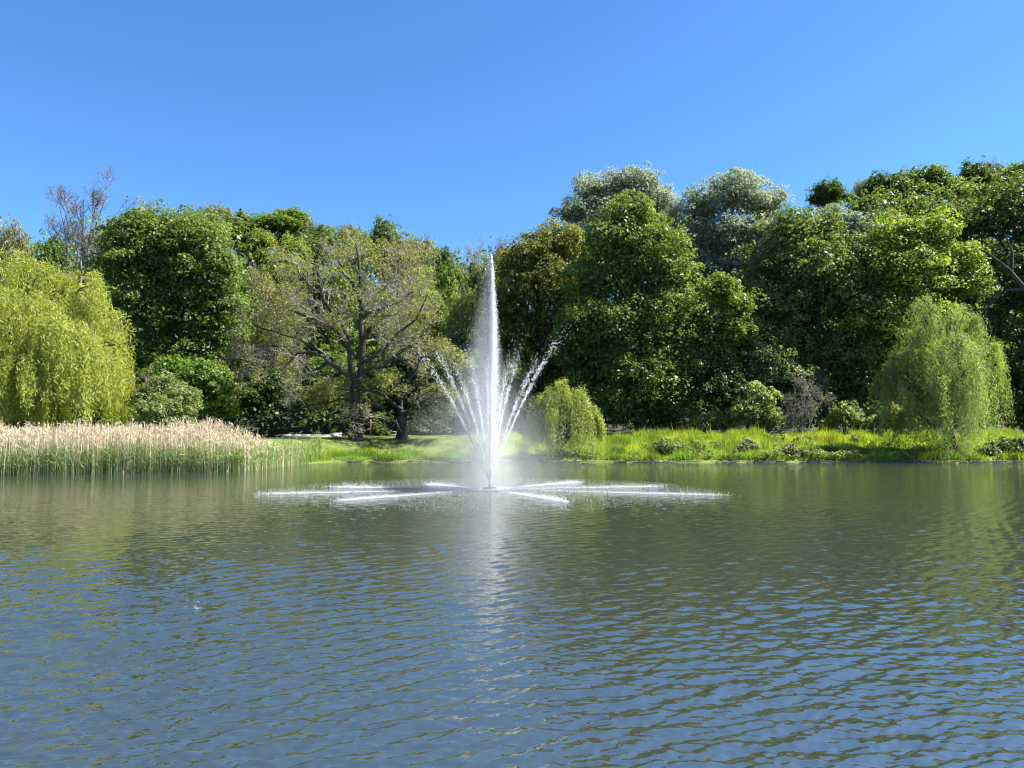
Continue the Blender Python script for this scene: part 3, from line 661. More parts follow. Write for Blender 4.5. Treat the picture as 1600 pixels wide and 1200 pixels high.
hill = [
 ('green tree right behind the tall fountain plume, half veiled by its falling drops', 748, 402, 36, 102, 'dense', G1),
 ('dark green tree closing the gap between the olive-brown oak and the dark maple', 905, 415, 46, 95, 'dense', G2),
 ('fine-twigged olive tree on the skyline just past the large bright green tree', 330, 320, 34, 134, 'sparse', (.14,.17,.05)),
 ('mid green tree on the skyline under the two tiny conifer tips', 372, 326, 36, 140, 'dense', (.10,.155,.04)),
 ('thin pale twiggy tree between skyline dome and pale loose crown', 470, 338, 26, 142, 'sparse', (.13,.16,.06)),
 ('brownish half-bare tree cut by the picture edge above the yellow willow', 8, 345, 42, 98, 'sparse', BR),
 ('leafy green tree at the foot of the tall purple-grey bare tree', 90, 355, 42, 94, 'dense', G2),
 ('dark leafy tree filling the gap between bare tree and yellow willow', 140, 395, 30, 92, 'dense', DK),
 ('fine twiggy tree poking above the large bright green tree', 222, 318, 30, 104, 'sparse', OL),
 ('mid green tree whose top shows just past the large bright green tree', 300, 318, 42, 118, 'dense', G1),
 ('broad mid green dome on the hill skyline next to the tiny conifers', 440, 322, 52, 140, 'dense', G1),
 ('yellow-green tree below the green skyline dome', 405, 352, 34, 128, 'dense', YG),
 ('bright yellow-green tree on the slope above the grey twiggy thicket', 452, 362, 40, 122, 'dense', YG),
 ('brown twiggy tree beside the large bright green tree crown', 345, 372, 36, 100, 'sparse', BR),
 ('olive-brown twiggy tree in the hollow of the slope', 400, 402, 40, 96, 'sparse', OL),
 ('pale green tree with loose crown on the skyline beside the dome', 498, 345, 28, 134, 'dense', (.11,.16,.06)),
 ('pale twiggy tree on the skyline in the notch between leafy crowns', 545, 343, 30, 132, 'sparse', (.12,.15,.06)),
 ('loose blue-green tree standing highest over the spreading oak', 596, 333, 34, 136, 'dense', (.10,.15,.07)),
 ('olive half-bare tree directly above the spreading oak', 560, 370, 44, 112, 'sparse', OL),
 ('grey-brown half-bare tree uphill of the spreading oak limbs', 620, 372, 44, 114, 'sparse', BR),
 ('thin grey half-bare tree where the skyline starts to drop', 655, 372, 34, 120, 'sparse', BR),
 ('dark blue-green tree at the low point of the skyline', 690, 380, 28, 124, 'dense', (.045,.085,.035)),
 ('green leafy tree under the low point of the skyline', 712, 402, 38, 110, 'dense', G1),
 ('dark gnarled bare tree on the skyline near the fountain top', 742, 368, 34, 122, 'bare', BR),
 ('reddish-brown half-bare tree behind the fountain top', 785, 366, 40, 108, 'sparse', (.17,.115,.06)),
 ('yellow-green tree glowing between oak and fountain plume', 672, 428, 32, 92, 'dense', (.15,.20,.04)),
 ('yellow-green tree glowing through the spreading oak crown', 600, 436, 44, 90, 'dense', (.14,.20,.04)),
 ('green tree partly hidden by the spreading oak limbs', 520, 402, 44, 98, 'dense', (.10,.14,.03)),
 ('grey twiggy thicket tree between bright green tree and spreading oak', 430, 440, 50, 86, 'sparse', BR),
 ('brown half-bare tree between the spreading oak and the fountain', 720, 450, 44, 88, 'sparse', OL),
 ('grey twiggy tree low on the slope beside the bright green tree', 375, 470, 42, 84, 'sparse', OL),
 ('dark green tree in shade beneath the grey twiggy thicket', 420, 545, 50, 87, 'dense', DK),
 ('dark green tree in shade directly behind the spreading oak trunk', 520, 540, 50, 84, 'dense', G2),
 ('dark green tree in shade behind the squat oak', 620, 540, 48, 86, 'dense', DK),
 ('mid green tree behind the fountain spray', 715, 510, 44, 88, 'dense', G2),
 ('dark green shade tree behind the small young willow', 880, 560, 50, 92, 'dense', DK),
 ('dark round tree alone on the hilltop past the second poplar', 1300, 276, 34, 150, 'dense', DK),
 ('pale thin tree beside the lone dark round hilltop tree', 1345, 282, 24, 152, 'sparse', (.11,.14,.06)),
 ('dark bushy tree starting the hilltop row after the skyline gap', 1385, 262, 38, 148, 'dense', DK),
 ('olive tree with light crown in the hilltop row', 1425, 258, 34, 150, 'dense', G1),
 ('dark green tree second in the hilltop row', 1468, 250, 38, 146, 'dense', G2),
 ('dark green tree at the highest point of the hilltop row', 1520, 247, 42, 148, 'dense', DK),
 ('thin twiggy tree sticking out of the hilltop row', 1552, 243, 26, 152, 'sparse', (.11,.13,.06)),
 ('green tree closing the hilltop row at the picture edge', 1596, 246, 40, 140, 'dense', G1),
 ('dark bushy tree on the slope below the lone round hilltop tree', 1355, 300, 40, 130, 'dense', DK),
 ('small olive tree tucked between hilltop row and yellow-green tree', 1405, 318, 32, 112, 'dense', OL),
 ('large olive tree on the slope between hilltop row and dark edge oak', 1520, 298, 46, 108, 'dense', (.095,.11,.03)),
 ('dark tree on the slope under the highest hilltop trees', 1460, 300, 40, 122, 'dense', G2),
]
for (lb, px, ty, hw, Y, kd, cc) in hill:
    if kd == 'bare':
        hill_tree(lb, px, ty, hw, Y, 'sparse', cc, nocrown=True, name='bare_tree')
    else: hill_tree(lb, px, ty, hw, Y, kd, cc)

def conifer(label, px, topy, Y, h, r, seed):
    rng = np.random.default_rng(seed); top = P(px, topy, Y); g = float(ground(top[0], Y)); t = thing('conifer_tree', label, 'tree', (top[0], Y, g - .2))
    H = top[2] - g; n = 1500; z = rng.random(n) ** .6
    rr = r * z * (.7 + .3 * np.sin(z * 40)) * np.sqrt(rng.random(n)); a = rng.uniform(0, 6.28, n)
    p = np.stack([np.cos(a) * rr, np.sin(a) * rr, H - z * h - rr * .2], 1)
    V, F = quads(p, rng.normal(size=(n, 3)) + np.array([0, 0, 1]), np.full(n, .5), np.full(n, .18), rng, np.stack([np.cos(a), np.sin(a), -.3 * np.ones(n)], 1))
    obj('crown', mesh_np('crown', V, F, {'tint': rng.random(n), 'hue': np.zeros(n)}), LEAF, t, (.025, .05, .025))
    obj('trunk', trunk_mesh('trunk', (0, 0, 0), (0, 0, H), .2, rng), BARK_DARK, t)
conifer('tiny dark conifer tip on the skyline, nearer the large bright green tree', 356, 323, 150, 5, 2.6, 91)
conifer('tiny dark conifer tip on the skyline, nearer the broad green dome', 376, 324, 152, 5, 2.6, 92)

# filler woodland on the hill, one mass
def woodland():
    rng = np.random.default_rng(77); lob = []
    for i in range(620):
        x = rng.uniform(-110, 115); y = rng.uniform(90, 160); h = rng.uniform(8, 13)
        # keep below the line of the skyline trees
        px = 800 + FPX * x / y
        sky_y = np.interp(px, [-200, 0, 200, 300, 350, 430, 480, 540, 600, 650, 700, 740, 780, 900, 1250, 1400, 1600, 1800], [370, 378, 345, 325, 333, 325, 347, 354, 350, 374, 388, 398, 378, 350, 330, 283, 266, 260]) + 3
        top = CAM[2] + (665 - sky_y) / FPX * y; g = float(ground(x, y)); h = min(h if y < 132 else rng.uniform(13, 19), top - g)
        if h < 3: continue
        r = min(4.5, h * .45) * rng.uniform(.8, 1.1)
        lob.append([x, y, g + h - r, r, r, r])
    me, C = crown_mesh('woodland', lob, 6200, 12, 1.25, .58, 77, hue_p=.35, inner=.35)
    obj('woodland', me, LEAF, None, (.10, .145, .042), kind='stuff')
woodland()

# -------------------- reeds
def reeds():
    rng = np.random.default_rng(200)
    fx = np.array([-75, -45, -31, -17.4, -16.3, -15.9]); fy = np.array([42, 44, 45, 48.8, 54, 59.5])
    def front(x): return np.interp(x, fx, fy)
    n = 13000
    x = rng.uniform(-60, -16.4, n); dep = rng.uniform(0, 1, n) ** .8 * 6.0; y = front(x) + dep
    y = np.minimum(y, 60.6) ; 
    edge = sstep(-15.2, -22, x)
    patch = .5 + .5 * np.sin(x * .6 + 1.3) * np.sin(x * .23)
    wv = .5 * np.sin(x * 2.1 + y) + .5 * np.sin(x * 3.7 - y * 1.3 + 1) + .6 * np.sin(x * .9 + 2)
    h = rng.normal(2.72, .25, n) * (.50 + .5 * edge) + .15 * patch + .12 * wv; h = np.where(rng.random(n) < .14, h * rng.uniform(.45, .85, n), h)
    z0 = np.maximum(ground(x, y), 0) - .05
    def ribbons(x, y, z0, h, wd, lean, K, rng, bend=.3):
        n = len(x); a = rng.uniform(0, 6.28, n); s = np.linspace(0, 1, K)[None]
        cx = x[:, None] + np.cos(a)[:, None] * lean[:, None] * h[:, None] * s ** (1 + bend) ; cy = y[:, None] + np.sin(a)[:, None] * lean[:, None] * h[:, None] * s ** (1 + bend)
        cz = z0[:, None] + h[:, None] * (s - .5 * lean[:, None] * s ** 2)
        b = rng.uniform(0, 3.14, n); wx, wy = np.cos(b)[:, None] * wd, np.sin(b)[:, None] * wd
        Lf = np.stack([cx - wx, cy - wy, cz], -1); Rt = np.stack([cx + wx, cy + wy, cz], -1)
        V = np.stack([Lf, Rt], 2).reshape(-1, 3); I = np.arange(n * K * 2).reshape(n, K, 2)
        F = np.stack([I[:, :-1, 0], I[:, :-1, 1], I[:, 1:, 1], I[:, 1:, 0]], -1).reshape(-1, 4)
        return V, F, np.stack([cx[:, -1], cy[:, -1], cz[:, -1]], 1), K - 1
    def emit(name, mat, sets, color):
        V, F = join([(v, f) for v, f, _, _ in sets]); tn = np.concatenate([q for _, _, q, _ in sets]); hu = np.concatenate([q for _, _, _, q in sets])
        return obj(name, mesh_np(name, V, F, {'tint': tn, 'hue': hu}), mat, None, color, kind='stuff')
    DRY = leafmat('dry_reed', transl=.3, rough=.7, vary=.3, warm=(1, .89, .80), trc=(1, .95, .85))
    # dry stems with plumes
    wd = rng.uniform(.010, .018, n)[:, None] * np.linspace(1, .6, 4)[None]
    V, F, tip, k = ribbons(x, y, z0, h, wd, np.where(rng.random(n) < .07, rng.uniform(.25, .6, n), np.abs(rng.normal(0, .08, n))), 4, rng)
    S = [(V, F, np.repeat(rng.random(n), k), np.repeat(rng.random(n) * .6, k))]
    m = rng.random(n) < .62; tp = tip[m]; q = len(tp)
    off = rng.normal(size=(q, 3)) * .05; a = rng.normal(size=(q, 3)) * .35 + np.array([-.35, 0, .75])
    for j in range(3):
        pp = tp + off * j + np.array([0, 0, -.12 * j]) + rng.normal(size=(q, 3)) * .03; Vq, Fq = quads(pp, rng.normal(size=(q, 3)), rng.uniform(.18, .36, q), rng.uniform(.03, .075, q), rng, a)
        S.append((Vq, Fq, rng.random(q), rng.uniform(.4, 1, q)))
    # dry leaves along the stems
    q = 22000; i = rng.integers(0, n, q); s = rng.uniform(.35, .92, q)
    pp = np.stack([x[i], y[i], z0[i] + h[i] * s], 1) + rng.normal(size=(q, 3)) * .06
    Vq, Fq = quads(pp, rng.normal(size=(q, 3)) * np.array([1, 1, .3]), rng.uniform(.3, .6, q), rng.uniform(.02, .04, q), rng, rng.normal(size=(q, 3)) * .5 + np.array([0, 0, 1]))
    S.append((Vq, Fq, rng.random(q), rng.random(q) * .7))
    emit('dry_reeds', DRY, S, (.51, .46, .335))
    # green young reeds, lower
    n2 = 9500; x = rng.uniform(-60, -15.7, n2); dep = rng.uniform(-.1, 1, n2) ** 1.0 * 4; y = np.minimum(front(np.minimum(x, -15.9)) + np.abs(dep), 60.9)
    patch = .5 + .5 * np.sin(x * 1.1) * np.sin(x * .37 + 1); h = rng.normal(1.42, .26, n2) * (.85 + .35 * patch); z0 = np.maximum(ground(x, y), 0) - .05
    wd = rng.uniform(.012, .02, n2)[:, None] * np.linspace(1, .3, 4)[None]
    V, F, tip, k = ribbons(x, y, z0, h, wd, np.abs(rng.normal(0, .10, n2)), 4, rng)
    S = [(V, F, np.repeat(rng.random(n2), k), np.repeat(rng.random(n2) * .3, k))]
    q = 46000; i = rng.integers(0, n2, q); s = rng.uniform(.30, 1.0, q); a = rng.uniform(0, 6.28, q)
    al = np.stack([np.cos(a), np.sin(a), rng.uniform(.5, 1.8, q)], 1); L = rng.uniform(.25, .55, q)
    pp = np.stack([x[i], y[i], z0[i] + h[i] * s], 1) + norm(al) * (L * .5)[:, None]
    Vq, Fq = quads(pp, rng.normal(size=(q, 3)), L, L * .085, rng, al)
    S.append((Vq, Fq, rng.random(q), (rng.random(q) < .2) * rng.random(q)))
    emit('green_reeds', GRASS, S, (.19, .28, .115))
reeds()

# -------------------- bank grass
def weeds():
    rng = np.random.default_rng(310); lob = []
    for i in range(90):
        x = rng.uniform(-12, 60) if i < 45 else rng.uniform(14, 34); y = float(shore(x)) + rng.uniform(.1, 1.4 if i % 3 else 9); r = rng.uniform(.18, .5)
        lob.append([x, y, float(ground(x, y)) + r * .6, r * 1.3, r, r])
    me, _ = crown_mesh('weeds', lob, 700, 14, .24, .14, 311, inner=.2, hue_p=.5); obj('weeds', me, LEAF, None, (.16, .215, .075), kind='stuff')
weeds()
def grass():
    rng = np.random.default_rng(300)
    n = 175000; x = rng.uniform(-18, 62, n); y = shore(x) + .02 + rng.uniform(0, 1, n) ** 1.15 * 15.5; 
    z = ground(x, y)
    mown = sstep(-3, -6, x) * sstep(2.5, 5.5, y - shore(x))
    def fb(sc, k, seed_):
        q = np.random.default_rng(seed_); v = np.zeros(n)
        for i in range(k):
            a_, f_ = q.uniform(0, 6.28), sc * q.uniform(.5, 2.2); v += np.sin((x * math.cos(a_) + y * math.sin(a_)) * f_ + q.uniform(0, 6.28))
        return v / math.sqrt(k / 2)
    tall = np.clip(.45 + .4 * fb(1.1, 9, 1), 0, 1); p1 = fb(.7, 9, 2); p2 = fb(2.2, 9, 3)
    h = (.16 + .50 * tall ** 1.5) * rng.uniform(.5, 1.3, n); h = h * (1 - .78 * mown)
    h *= np.where((x > 8), 1.25, 1); seedh = (rng.random(n) < .03) & (x > 6); h = np.where(seedh, h * 1.7 + .15, h)
    wd = rng.uniform(.012, .024, n) * (1 + .3 * (1 - mown))
    a = rng.uniform(0, 6.28, n); ln = h * rng.uniform(.1, .7, n); b = rng.uniform(0, 3.14, n)
    v0 = np.stack([x - np.cos(b) * wd, y - np.sin(b) * wd, z - .02], 1); v1 = np.stack([x + np.cos(b) * wd, y + np.sin(b) * wd, z - .02], 1)
    v2 = np.stack([x + np.cos(a) * ln, y + np.sin(a) * ln, z + h], 1)
    V = np.stack([v0, v1, v2], 1).reshape(-1, 3); F = np.arange(n * 3).reshape(n, 3)
    pat = np.clip(.32 + .30 * p1 + .3 * sstep(64, 70, y) + .2 * mown, 0, 1)
    obj('grass', mesh_np('grass', V, F, {'tint': np.clip(.45 + .22 * p2 + .5 * (rng.random(n) - .5), 0, 1), 'hue': np.clip(pat * rng.uniform(.3, 1, n) + .4 * seedh, 0, 1)}), GRASS, None, (.165, .275, .036), kind='stuff')
grass()

# -------------------- stone edging along the waterline
def boxes(rows):
    Vs, Fs = [], []
    for i, (c, s, rz) in enumerate(rows):
        q = np.array([[x, y, z] for x in (-.5, .5) for y in (-.5, .5) for z in (-.5, .5)]) * np.array(s)
        cc, ss = math.cos(rz), math.sin(rz); q = np.stack([q[:, 0] * cc - q[:, 1] * ss, q[:, 0] * ss + q[:, 1] * cc, q[:, 2]], 1) + np.array(c)
        Vs.append(q); Fs.append(np.array([[0, 1, 3, 2], [4, 6, 7, 5], [0, 4, 5, 1], [2, 3, 7, 6], [0, 2, 6, 4], [1, 5, 7, 3]]) + 8 * i)
    return np.concatenate(Vs), np.concatenate(Fs)

def bevel_box(name, c, s, mat, parent=None, rz=0, bev=.02):
    import bmesh
    V, F = boxes([((0, 0, 0), s, 0)]); me = mesh_np(name, V, F); bm = bmesh.new(); bm.from_mesh(me)
    bmesh.ops.bevel(bm, geom=bm.edges[:], offset=bev, segments=2, affect='EDGES'); bm.to_mesh(me); bm.free()
    o = obj(name, me, mat, parent); o.location = c; o.rotation_euler = (0, 0, rz); return o

CONC = plainmat('pale_concrete', (.55, .53, .48), (.72, .70, .65), 6, .8)
STONE = plainmat('weathered_stone', (.22, .20, .17), (.40, .37, .32), 6, .85)
WOOD = plainmat('weathered_wood', (.20, .17, .13), (.36, .32, .26), 8, .85)
DARKWOOD = plainmat('dark_wood', (.03, .026, .02), (.07, .06, .05), 8, .8)
def low_wall():
    a = P(441, 681, 75.6); b = P(531, 681, 75.6); z = float(ground((a[0] + b[0]) / 2, 75.6))
    L = b[0] - a[0]; t = thing('low_wall', 'long low pale stone wall beside the path, between reeds and the spreading oak', 'wall', ((a[0] + b[0]) / 2, 75.6, z))
    bevel_box('wall_body', (0, 0, .10), (L, .30, .24), STONE, t)
    n = 6
    for i in range(n):
        bevel_box('coping_stone', (-L / 2 + (i + .5) * L / n, 0, .27), (L / n - .02, .42, .09), CONC, t)
low_wall()
def block():
    c = P(525, 683, 74.6); z = float(ground(c[0], 74.6))
    t = thing('stone_bench', 'short white concrete block bench at the end of the low stone wall', 'bench', (c[0], 74.6, z))
    bevel_box('seat', (0, 0, .40), (1.15, .5, .12), CONC, t)
    bevel_box('support', (0, 0, .16), (1.0, .36, .36), CONC, t)
block()
def post():
    c = ground_at_px(579, 75)
    t = thing('wooden_post', 'thin grey wooden post with a short crossbar, between the two oaks', 'post', c)
    bevel_box('pole', (0, 0, 1.15), (.11, .11, 2.4), WOOD, t); bevel_box('crossbar', (.12, -.09, 1.45), (.85, .06, .10), WOOD, t)
post()
def rail(label, px0, px1, Y, mat, h=.5):
    a = ground_at_px(px0, Y); b = ground_at_px(px1, Y); L = b[0] - a[0]
    t = thing('low_rail', label, 'rail', a)
    bevel_box('bar', (L / 2, 0, h), (L, .07, .09), mat, t, bev=.01); bevel_box('bar', (L / 2, 0, h * .45), (L, .07, .07), mat, t, bev=.01)
    for i in range(3): bevel_box('upright', (.05 + i * (L - .1) / 2, .075, h / 2), (.08, .08, h), mat, t, bev=.01)
rail('thin low grey rail beside the squat oak trunk', 598, 619, 75.2, WOOD)
def park_bench():
    c = ground_at_px(1211, 75.5)
    t = thing('park_bench', 'low dark park bench in the shade beside the bare grey bush', 'bench', c)
    for k in range(3): bevel_box('seat_slat', (0, -.14 + k * .14, .46), (1.7, .11, .04), DARKWOOD, t, bev=.008)
    for k in range(2): bevel_box('back_slat', (0, .28, .66 + k * .17), (1.7, .035, .12), DARKWOOD, t, bev=.008)
    for s in (-.7, .7):
        bevel_box('leg', (s, -.13, .22), (.07, .07, .44), DARKWOOD, t, bev=.008); bevel_box('leg', (s, .325, .42), (.07, .05, .86), DARKWOOD, t, bev=.008)
park_bench()

def edging():
    rng = np.random.default_rng(400); S = [plainmat('edge_stone', (.04, .036, .028), (.14, .125, .10), 5, .9)]
    shapes = []
    for k in range(5):
        import bmesh
        bm = bmesh.new(); bmesh.ops.create_cube(bm, size=1); 
        for v in bm.verts: v.co += mathutils.Vector(rng.normal(size=3) * .06)
        bmesh.ops.bevel(bm, geom=bm.edges[:], offset=.09, segments=1, affect='EDGES')
        me = bpy.data.meshes.new('edging_stone'); bm.to_mesh(me); bm.free(); me.materials.append(S[0]); shapes.append(me)
    t = thing('stone_edging', 'row of low weathered stones along the waterline of the grass bank', 'edging', (0, 61, 0))
    x = -13.6; i = 0
    while x < 62 and i < 140:
        L = rng.uniform(.4, .8); o = obj('stone', shapes[i % 5], None, t)
        xc = x + L / 2; o.location = (xc, float(shore(xc)) - 61 - .05, -.01 + rng.uniform(-.03, .03)); o.scale = (L * .96, .26, .2)
        o.rotation_euler = (0, 0, math.atan((float(shore(xc + .2)) - float(shore(xc - .2))) / .4) + rng.normal() * .04); x += L; i += 1
edging()

# ------------------------------------------------------------------ fountain
def water_drop_mat():
    m, t, b = newmat('spray_water'); N = t.nodes
    b.inputs['Base Color'].default_value = (.90, .93, .96, 1); b.inputs['Roughness'].default_value = .25
    tr = N.new('ShaderNodeBsdfTranslucent'); tr.inputs[0].default_value = (.92, .95, .98, 1)
    mx = N.new('ShaderNodeMixShader'); mx.inputs[0].default_value = .5
    t.links.new(b.outputs[0], mx.inputs[1]); t.links.new(tr.outputs[0], mx.inputs[2]); t.links.new(mx.outputs[0], N['Material Output'].inputs[0])
    return m
SPRAY = water_drop_mat()
TET = np.array([[1, 1, 1], [1, -1, -1], [-1, 1, -1], [-1, -1, 1]]) / 1.732
TF = np.array([[0, 1, 2], [0, 3, 1], [0, 2, 3], [1, 3, 2]])
def drops(p, s, rng, stretch=None):
    n = len(p); a = rng.normal(size=(n, 4)); a /= np.linalg.norm(a, axis=1, keepdims=True)
    w_, x, y, z = a.T
    Rm = np.stack([1 - 2 * (y * y + z * z), 2 * (x * y - z * w_), 2 * (x * z + y * w_), 2 * (x * y + z * w_), 1 - 2 * (x * x + z * z), 2 * (y * z - x * w_), 2 * (x * z - y * w_), 2 * (y * z + x * w_), 1 - 2 * (x * x + y * y)], 1).reshape(n, 3, 3)
    v = np.einsum('nij,kj->nki', Rm, TET) * np.asarray(s).reshape(-1, 1, 1)
    if stretch is not None: v = v + stretch[:, None] * (TET[:, 2] > 0)[None, :, None]
    V = (p[:, None] + v).reshape(-1, 3); F = (TF[None] + 4 * np.arange(n)[:, None, None]).reshape(-1, 3)
    return V, F

def fountain():
    rng = np.random.default_rng(500)
    t = thing('fountain', 'floating pond fountain throwing a tall white jet and a fan of spray', 'fountain', (FX, FY, 0))
    # nozzle float
    import bmesh
    DM = plainmat('dark_plastic', (.02, .02, .022), (.05, .05, .05), 8, .5)
    bm = bmesh.new(); bmesh.ops.create_cone(bm, segments=28, radius1=.42, radius2=.34, depth=.16, cap_ends=True); bmesh.ops.bevel(bm, geom=bm.edges[:], offset=.02, segments=2, affect='EDGES')
    me = bpy.data.meshes.new('float_ring'); bm.to_mesh(me); bm.free(); o = obj('float_ring', me, DM, t); o.location = (0, 0, .02)
    bm = bmesh.new(); bmesh.ops.create_cone(bm, segments=16, radius1=.07, radius2=.045, depth=.25, cap_ends=True); me = bpy.data.meshes.new('nozzle'); bm.to_mesh(me); bm.free()
    o = obj('nozzle', me, DM, t); o.location = (0, 0, .2)
    # tall central jet
    zt = P(765, 397, 35)[2]
    n = 19000; u = rng.random(n); z = .25 + (zt - .25) * (1 - (1 - u) ** 1.0) ; f = z / zt
    z = .25 + (zt - .25) * np.where(rng.random(n) < .55, rng.random(n) ** .75, rng.beta(3, 1.6, n)); f = z / zt
    sg = .025 + .20 * np.sin(np.clip(f, 0, 1) ** .9 * math.pi) ** .8 * (1 - .45 * f) 
    x = rng.normal(size=n) * sg * .75 + .16 * np.sin(np.clip(f, 0, 1) * math.pi * .9) ; y = rng.normal(size=n) * sg
    s = rng.uniform(.010, .027, n) * (1 - .25 * f)
    p = np.stack([x, y, z], 1)
    # firm core
    nc = 3600; zc = .25 + (zt - .4) * rng.random(nc) ** .9; fc = zc / zt
    pc = np.stack([rng.normal(size=nc) * (.02 + .03 * fc) + .05 * np.sin(fc * 3.0) + .02 * np.sin(zc * 9), rng.normal(size=nc) * (.02 + .03 * fc), zc], 1)
    st = np.zeros((nc, 3)); st[:, 2] = rng.uniform(.03, .12, nc)
    V, F = join([drops(p, s, rng), drops(pc, rng.uniform(.015, .03, nc), rng, st)])
    obj('central_jet', mesh_np('central_jet', V, F), SPRAY, t)
    # falling veil left of the jet
    n = 9000; z = rng.uniform(.4, zt * .97, n); f = z / zt
    w_ = .12 + 1.05 * (1 - f) ** .7 * .9; x = -np.abs(rng.normal(size=n)) * w_ * .62 + .15 * rng.normal(size=n); y = rng.normal(size=n) * w_ * .5
    V, F = drops(np.stack([x, y, z], 1), rng.uniform(.005, .011, n), rng); obj('falling_drops', mesh_np('falling_drops', V, F), SPRAY, t)
    # fan of rising jets
    g = 9.81
    for k, (az, apex, rad) in enumerate([(205, 7.8, 6.7), (160, 8.6, 5.8), (135, 7.6, 5.0), (95, 8.4, 4.6), (58, 8.4, 5.2), (22, 9.0, 7.0), (322, 7.4, 5.4), (300, 7.6, 3.8), (248, 7.6, 4.4)]):
        n = 2100; vz = math.sqrt(2 * g * apex); ta = vz / g; tt = rng.beta(1.5, 2.6, n) * ta * 1.15
        tt = np.where(rng.random(n) < .4, rng.random(n) * ta * .5, tt)
        az_ = R(az) + rng.normal(size=n) * .012; vr = rad / ta * (1 + rng.normal(size=n) * .012)
        q = tt / ta; pulse = .5 + .5 * np.sin(tt * 43 + k)
        sg = (.008 + .50 * q ** 2.1)
        zz = .3 + vz * (1 + rng.normal(size=n) * .008) * tt - .5 * g * tt ** 2
        p = np.stack([np.cos(az_) * vr * tt, np.sin(az_) * vr * tt, zz], 1) + rng.normal(size=(n, 3)) * sg[:, None]
        p[:, 2] = np.maximum(p[:, 2], .05)
        cut = rng.random(n) < np.exp(-(np.maximum(tt / ta - .22, 0) * 3.3) ** 2); p, q, pulse, n = p[cut], q[cut], pulse[cut], int(cut.sum())
        keep = rng.random(n) < (.45 + .55 * pulse); p = p[keep]; q = q[keep]
        qv = np.stack([np.full(len(p), math.cos(R(az)) * rad / ta), np.full(len(p), math.sin(R(az)) * rad / ta), vz * (1 - q)], 1) * rng.uniform(.002, .011, (len(p), 1))
        V, F = drops(p, rng.uniform(.0045, .013, len(p)) * (1.2 - .5 * np.clip(q, 0, 1)), rng, qv); obj('spray_jet', mesh_np('spray_jet', V, F), SPRAY, t)
    # scattered fine rain round the fan
    n = 9000; a = rng.uniform(0, 6.283, n); rr = 4.6 * np.sqrt(rng.random(n)); z = rng.uniform(0.05, 1, n) ** .8 * (6.4 - .18 * rr ** 2) * (.35 + .65 * np.clip(rr / 3.2, 0, 1))
    p = np.stack([np.cos(a) * rr + .5, np.sin(a) * rr, z], 1); V, F = drops(p, rng.uniform(.004, .011, n), rng); obj('fine_spray', mesh_np('fine_spray', V, F), SPRAY, t)
    # low jets that skim out and break the surface
    for k, (px, py) in enumerate([(412, 772), (522, 761), (668, 757), (532, 782), (905, 754), (1032, 760), (1125, 774), (885, 784)]):
        d = CAM[2] * FPX / (py - 665.0); xe = (px - 800) / FPX * d; e = np.array([xe - FX, d - FY]); L = np.linalg.norm(e); e /= L; pe = np.array([-e[1], e[0]])
        n = 3100; s_ = rng.beta(2.6, 1.5, n) * (1 + .04 * rng.normal(size=n)); lat = rng.normal(size=n) * (.02 + .08 * s_)
        zz = np.abs(rng.normal(size=n)) ** 1.5 * (.012 + .04 * s_) 
        p = np.stack([e[0] * s_ * L + pe[0] * lat, e[1] * s_ * L + pe[1] * lat, zz + .015], 1)
        hi = rng.random(n) < .04; p[hi, 2] += rng.random(hi.sum()) * .18
        V, F = drops(p, rng.uniform(.006, .019, n) * (.4 + .75 * np.clip(s_, 0, 1)), rng); obj('low_jet', mesh_np('low_jet', V, F), SPRAY, t)
    n = 2600; a = rng.uniform(0, 6.283, n); rr = np.abs(rng.normal(size=n)) * .75; p = np.stack([np.cos(a) * rr * 1.3, np.sin(a) * rr, np.abs(rng.normal(size=n)) * .035], 1)
    V, F = drops(p, rng.uniform(.01, .02, n), rng); obj('splash_ring', mesh_np('splash_ring', V, F), SPRAY, t)
    n = 9000; k8 = rng.integers(0, 8, n); a = rng.uniform(0, 6.283, n); rr = 1 + 9.5 * rng.random(n) ** .8; p = np.stack([np.cos(a) * rr, np.sin(a) * rr * .8 - .6, np.full(n, .008)], 1)
    V, F = drops(p, rng.uniform(.004, .012, n), rng); obj('scattered_droplets', mesh_np('scattered_droplets', V, F), SPRAY, t)
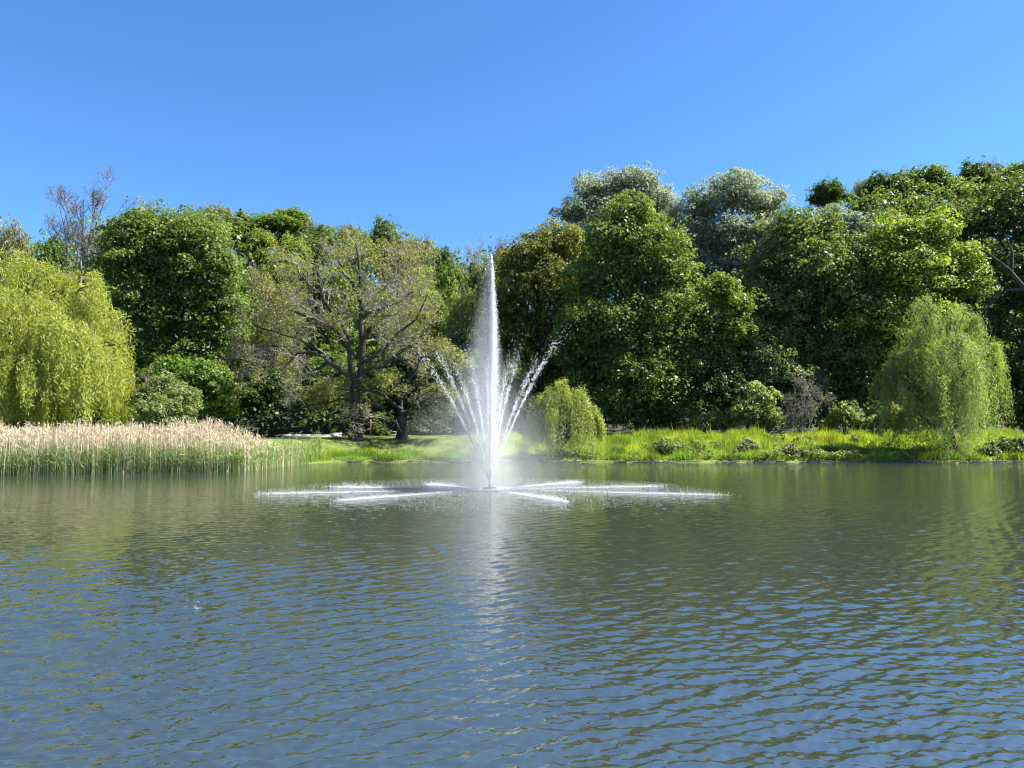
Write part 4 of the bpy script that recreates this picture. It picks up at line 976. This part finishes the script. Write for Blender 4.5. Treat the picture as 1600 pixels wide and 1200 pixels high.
    # drifting mist, a thin cloud of uneven density
    def mist(name, prof, cx, cy, dens, seedv):
        K = len(prof); sides = 28; a = np.arange(sides) * 2 * math.pi / sides
        V = np.array([[ox + r * math.cos(q), r * ry * math.sin(q), z] for (z, r, ox, ry) in prof for q in a]); I = np.arange(K * sides).reshape(K, sides); nx = np.roll(I, -1, 1)
        F = np.stack([I[:-1], nx[:-1], nx[1:], I[1:]], -1).reshape(-1, 4)
        bm = bmesh.new(); me = mesh_np(name, V, F); bm.from_mesh(me); bmesh.ops.holes_fill(bm, edges=[e for e in bm.edges if e.is_boundary]); bmesh.ops.recalc_face_normals(bm, faces=bm.faces); bm.to_mesh(me); bm.free()
        m = bpy.data.materials.new(name); m.use_nodes = True; tt = m.node_tree; tt.nodes.clear(); o_ = tt.nodes.new('ShaderNodeOutputMaterial')
        pv = tt.nodes.new('ShaderNodeVolumePrincipled'); pv.inputs['Color'].default_value = (.98, .99, 1, 1); pv.inputs['Anisotropy'].default_value = .35
        pv.inputs['Density'].default_value = dens
        tt.links.new(pv.outputs[0], o_.inputs['Volume']); o = obj(name, me, m, t); return o
    for q, dn in ((1.45, .008), (1.25, .011), (1.05, .015), (.85, .021), (.62, .03)):
        mist('mist', [(.02, 3.3 * q, -.1, .8), (1.5, 3.0 * q, -.2, .8), (3.0, 2.5 * q, -.3, .8), (4.4, 1.8 * q, -.4, .8), (5.4 * (.6 + .4 * q), 1.0 * q, -.4, .8), (6.2 * (.6 + .4 * q), .2 * q, -.4, .8)], 0, 0, dn, 1)
    for q, dn in ((1.4, .07), (1.05, .11), (.65, .2)):
        mist('mist', [(.02, 1.2 * q, -.1, .8), (1.5, 1.1 * q, -.2, .8), (3.5, .95 * q, -.32, .8), (5.5, .8 * q, -.38, .8), (7.5, .55 * q, -.28, .8), (9.2, .32 * q, -.12, .8), (10.6, .1 * q, 0, .8)], 0, 0, dn, 2)
    return t
fountain()

# -------------------- small things on the water
def splash():
    rng = np.random.default_rng(600); c = P(308, 948, 12.25); n = 30
    p = rng.normal(size=(n, 3)) * np.array([.022, .02, .013]) ; p[:, 2] = np.abs(p[:, 2]) + .01; p[:10] += np.array([-.02, 0, .02])
    x = rng.normal(size=(10, 3)) * np.array([.06, .04, .0]) + np.array([.02, .1, .1]); p = np.concatenate([p, x])
    V, F = drops(p, rng.uniform(.003, .007, len(p)), rng); o = obj('splash', mesh_np('splash', V, F), SPRAY); o.location = (c[0], 12.25, 0)
    tag(o, 'tiny white splash on the open rippled water in front of the reeds', 'splash')
splash()
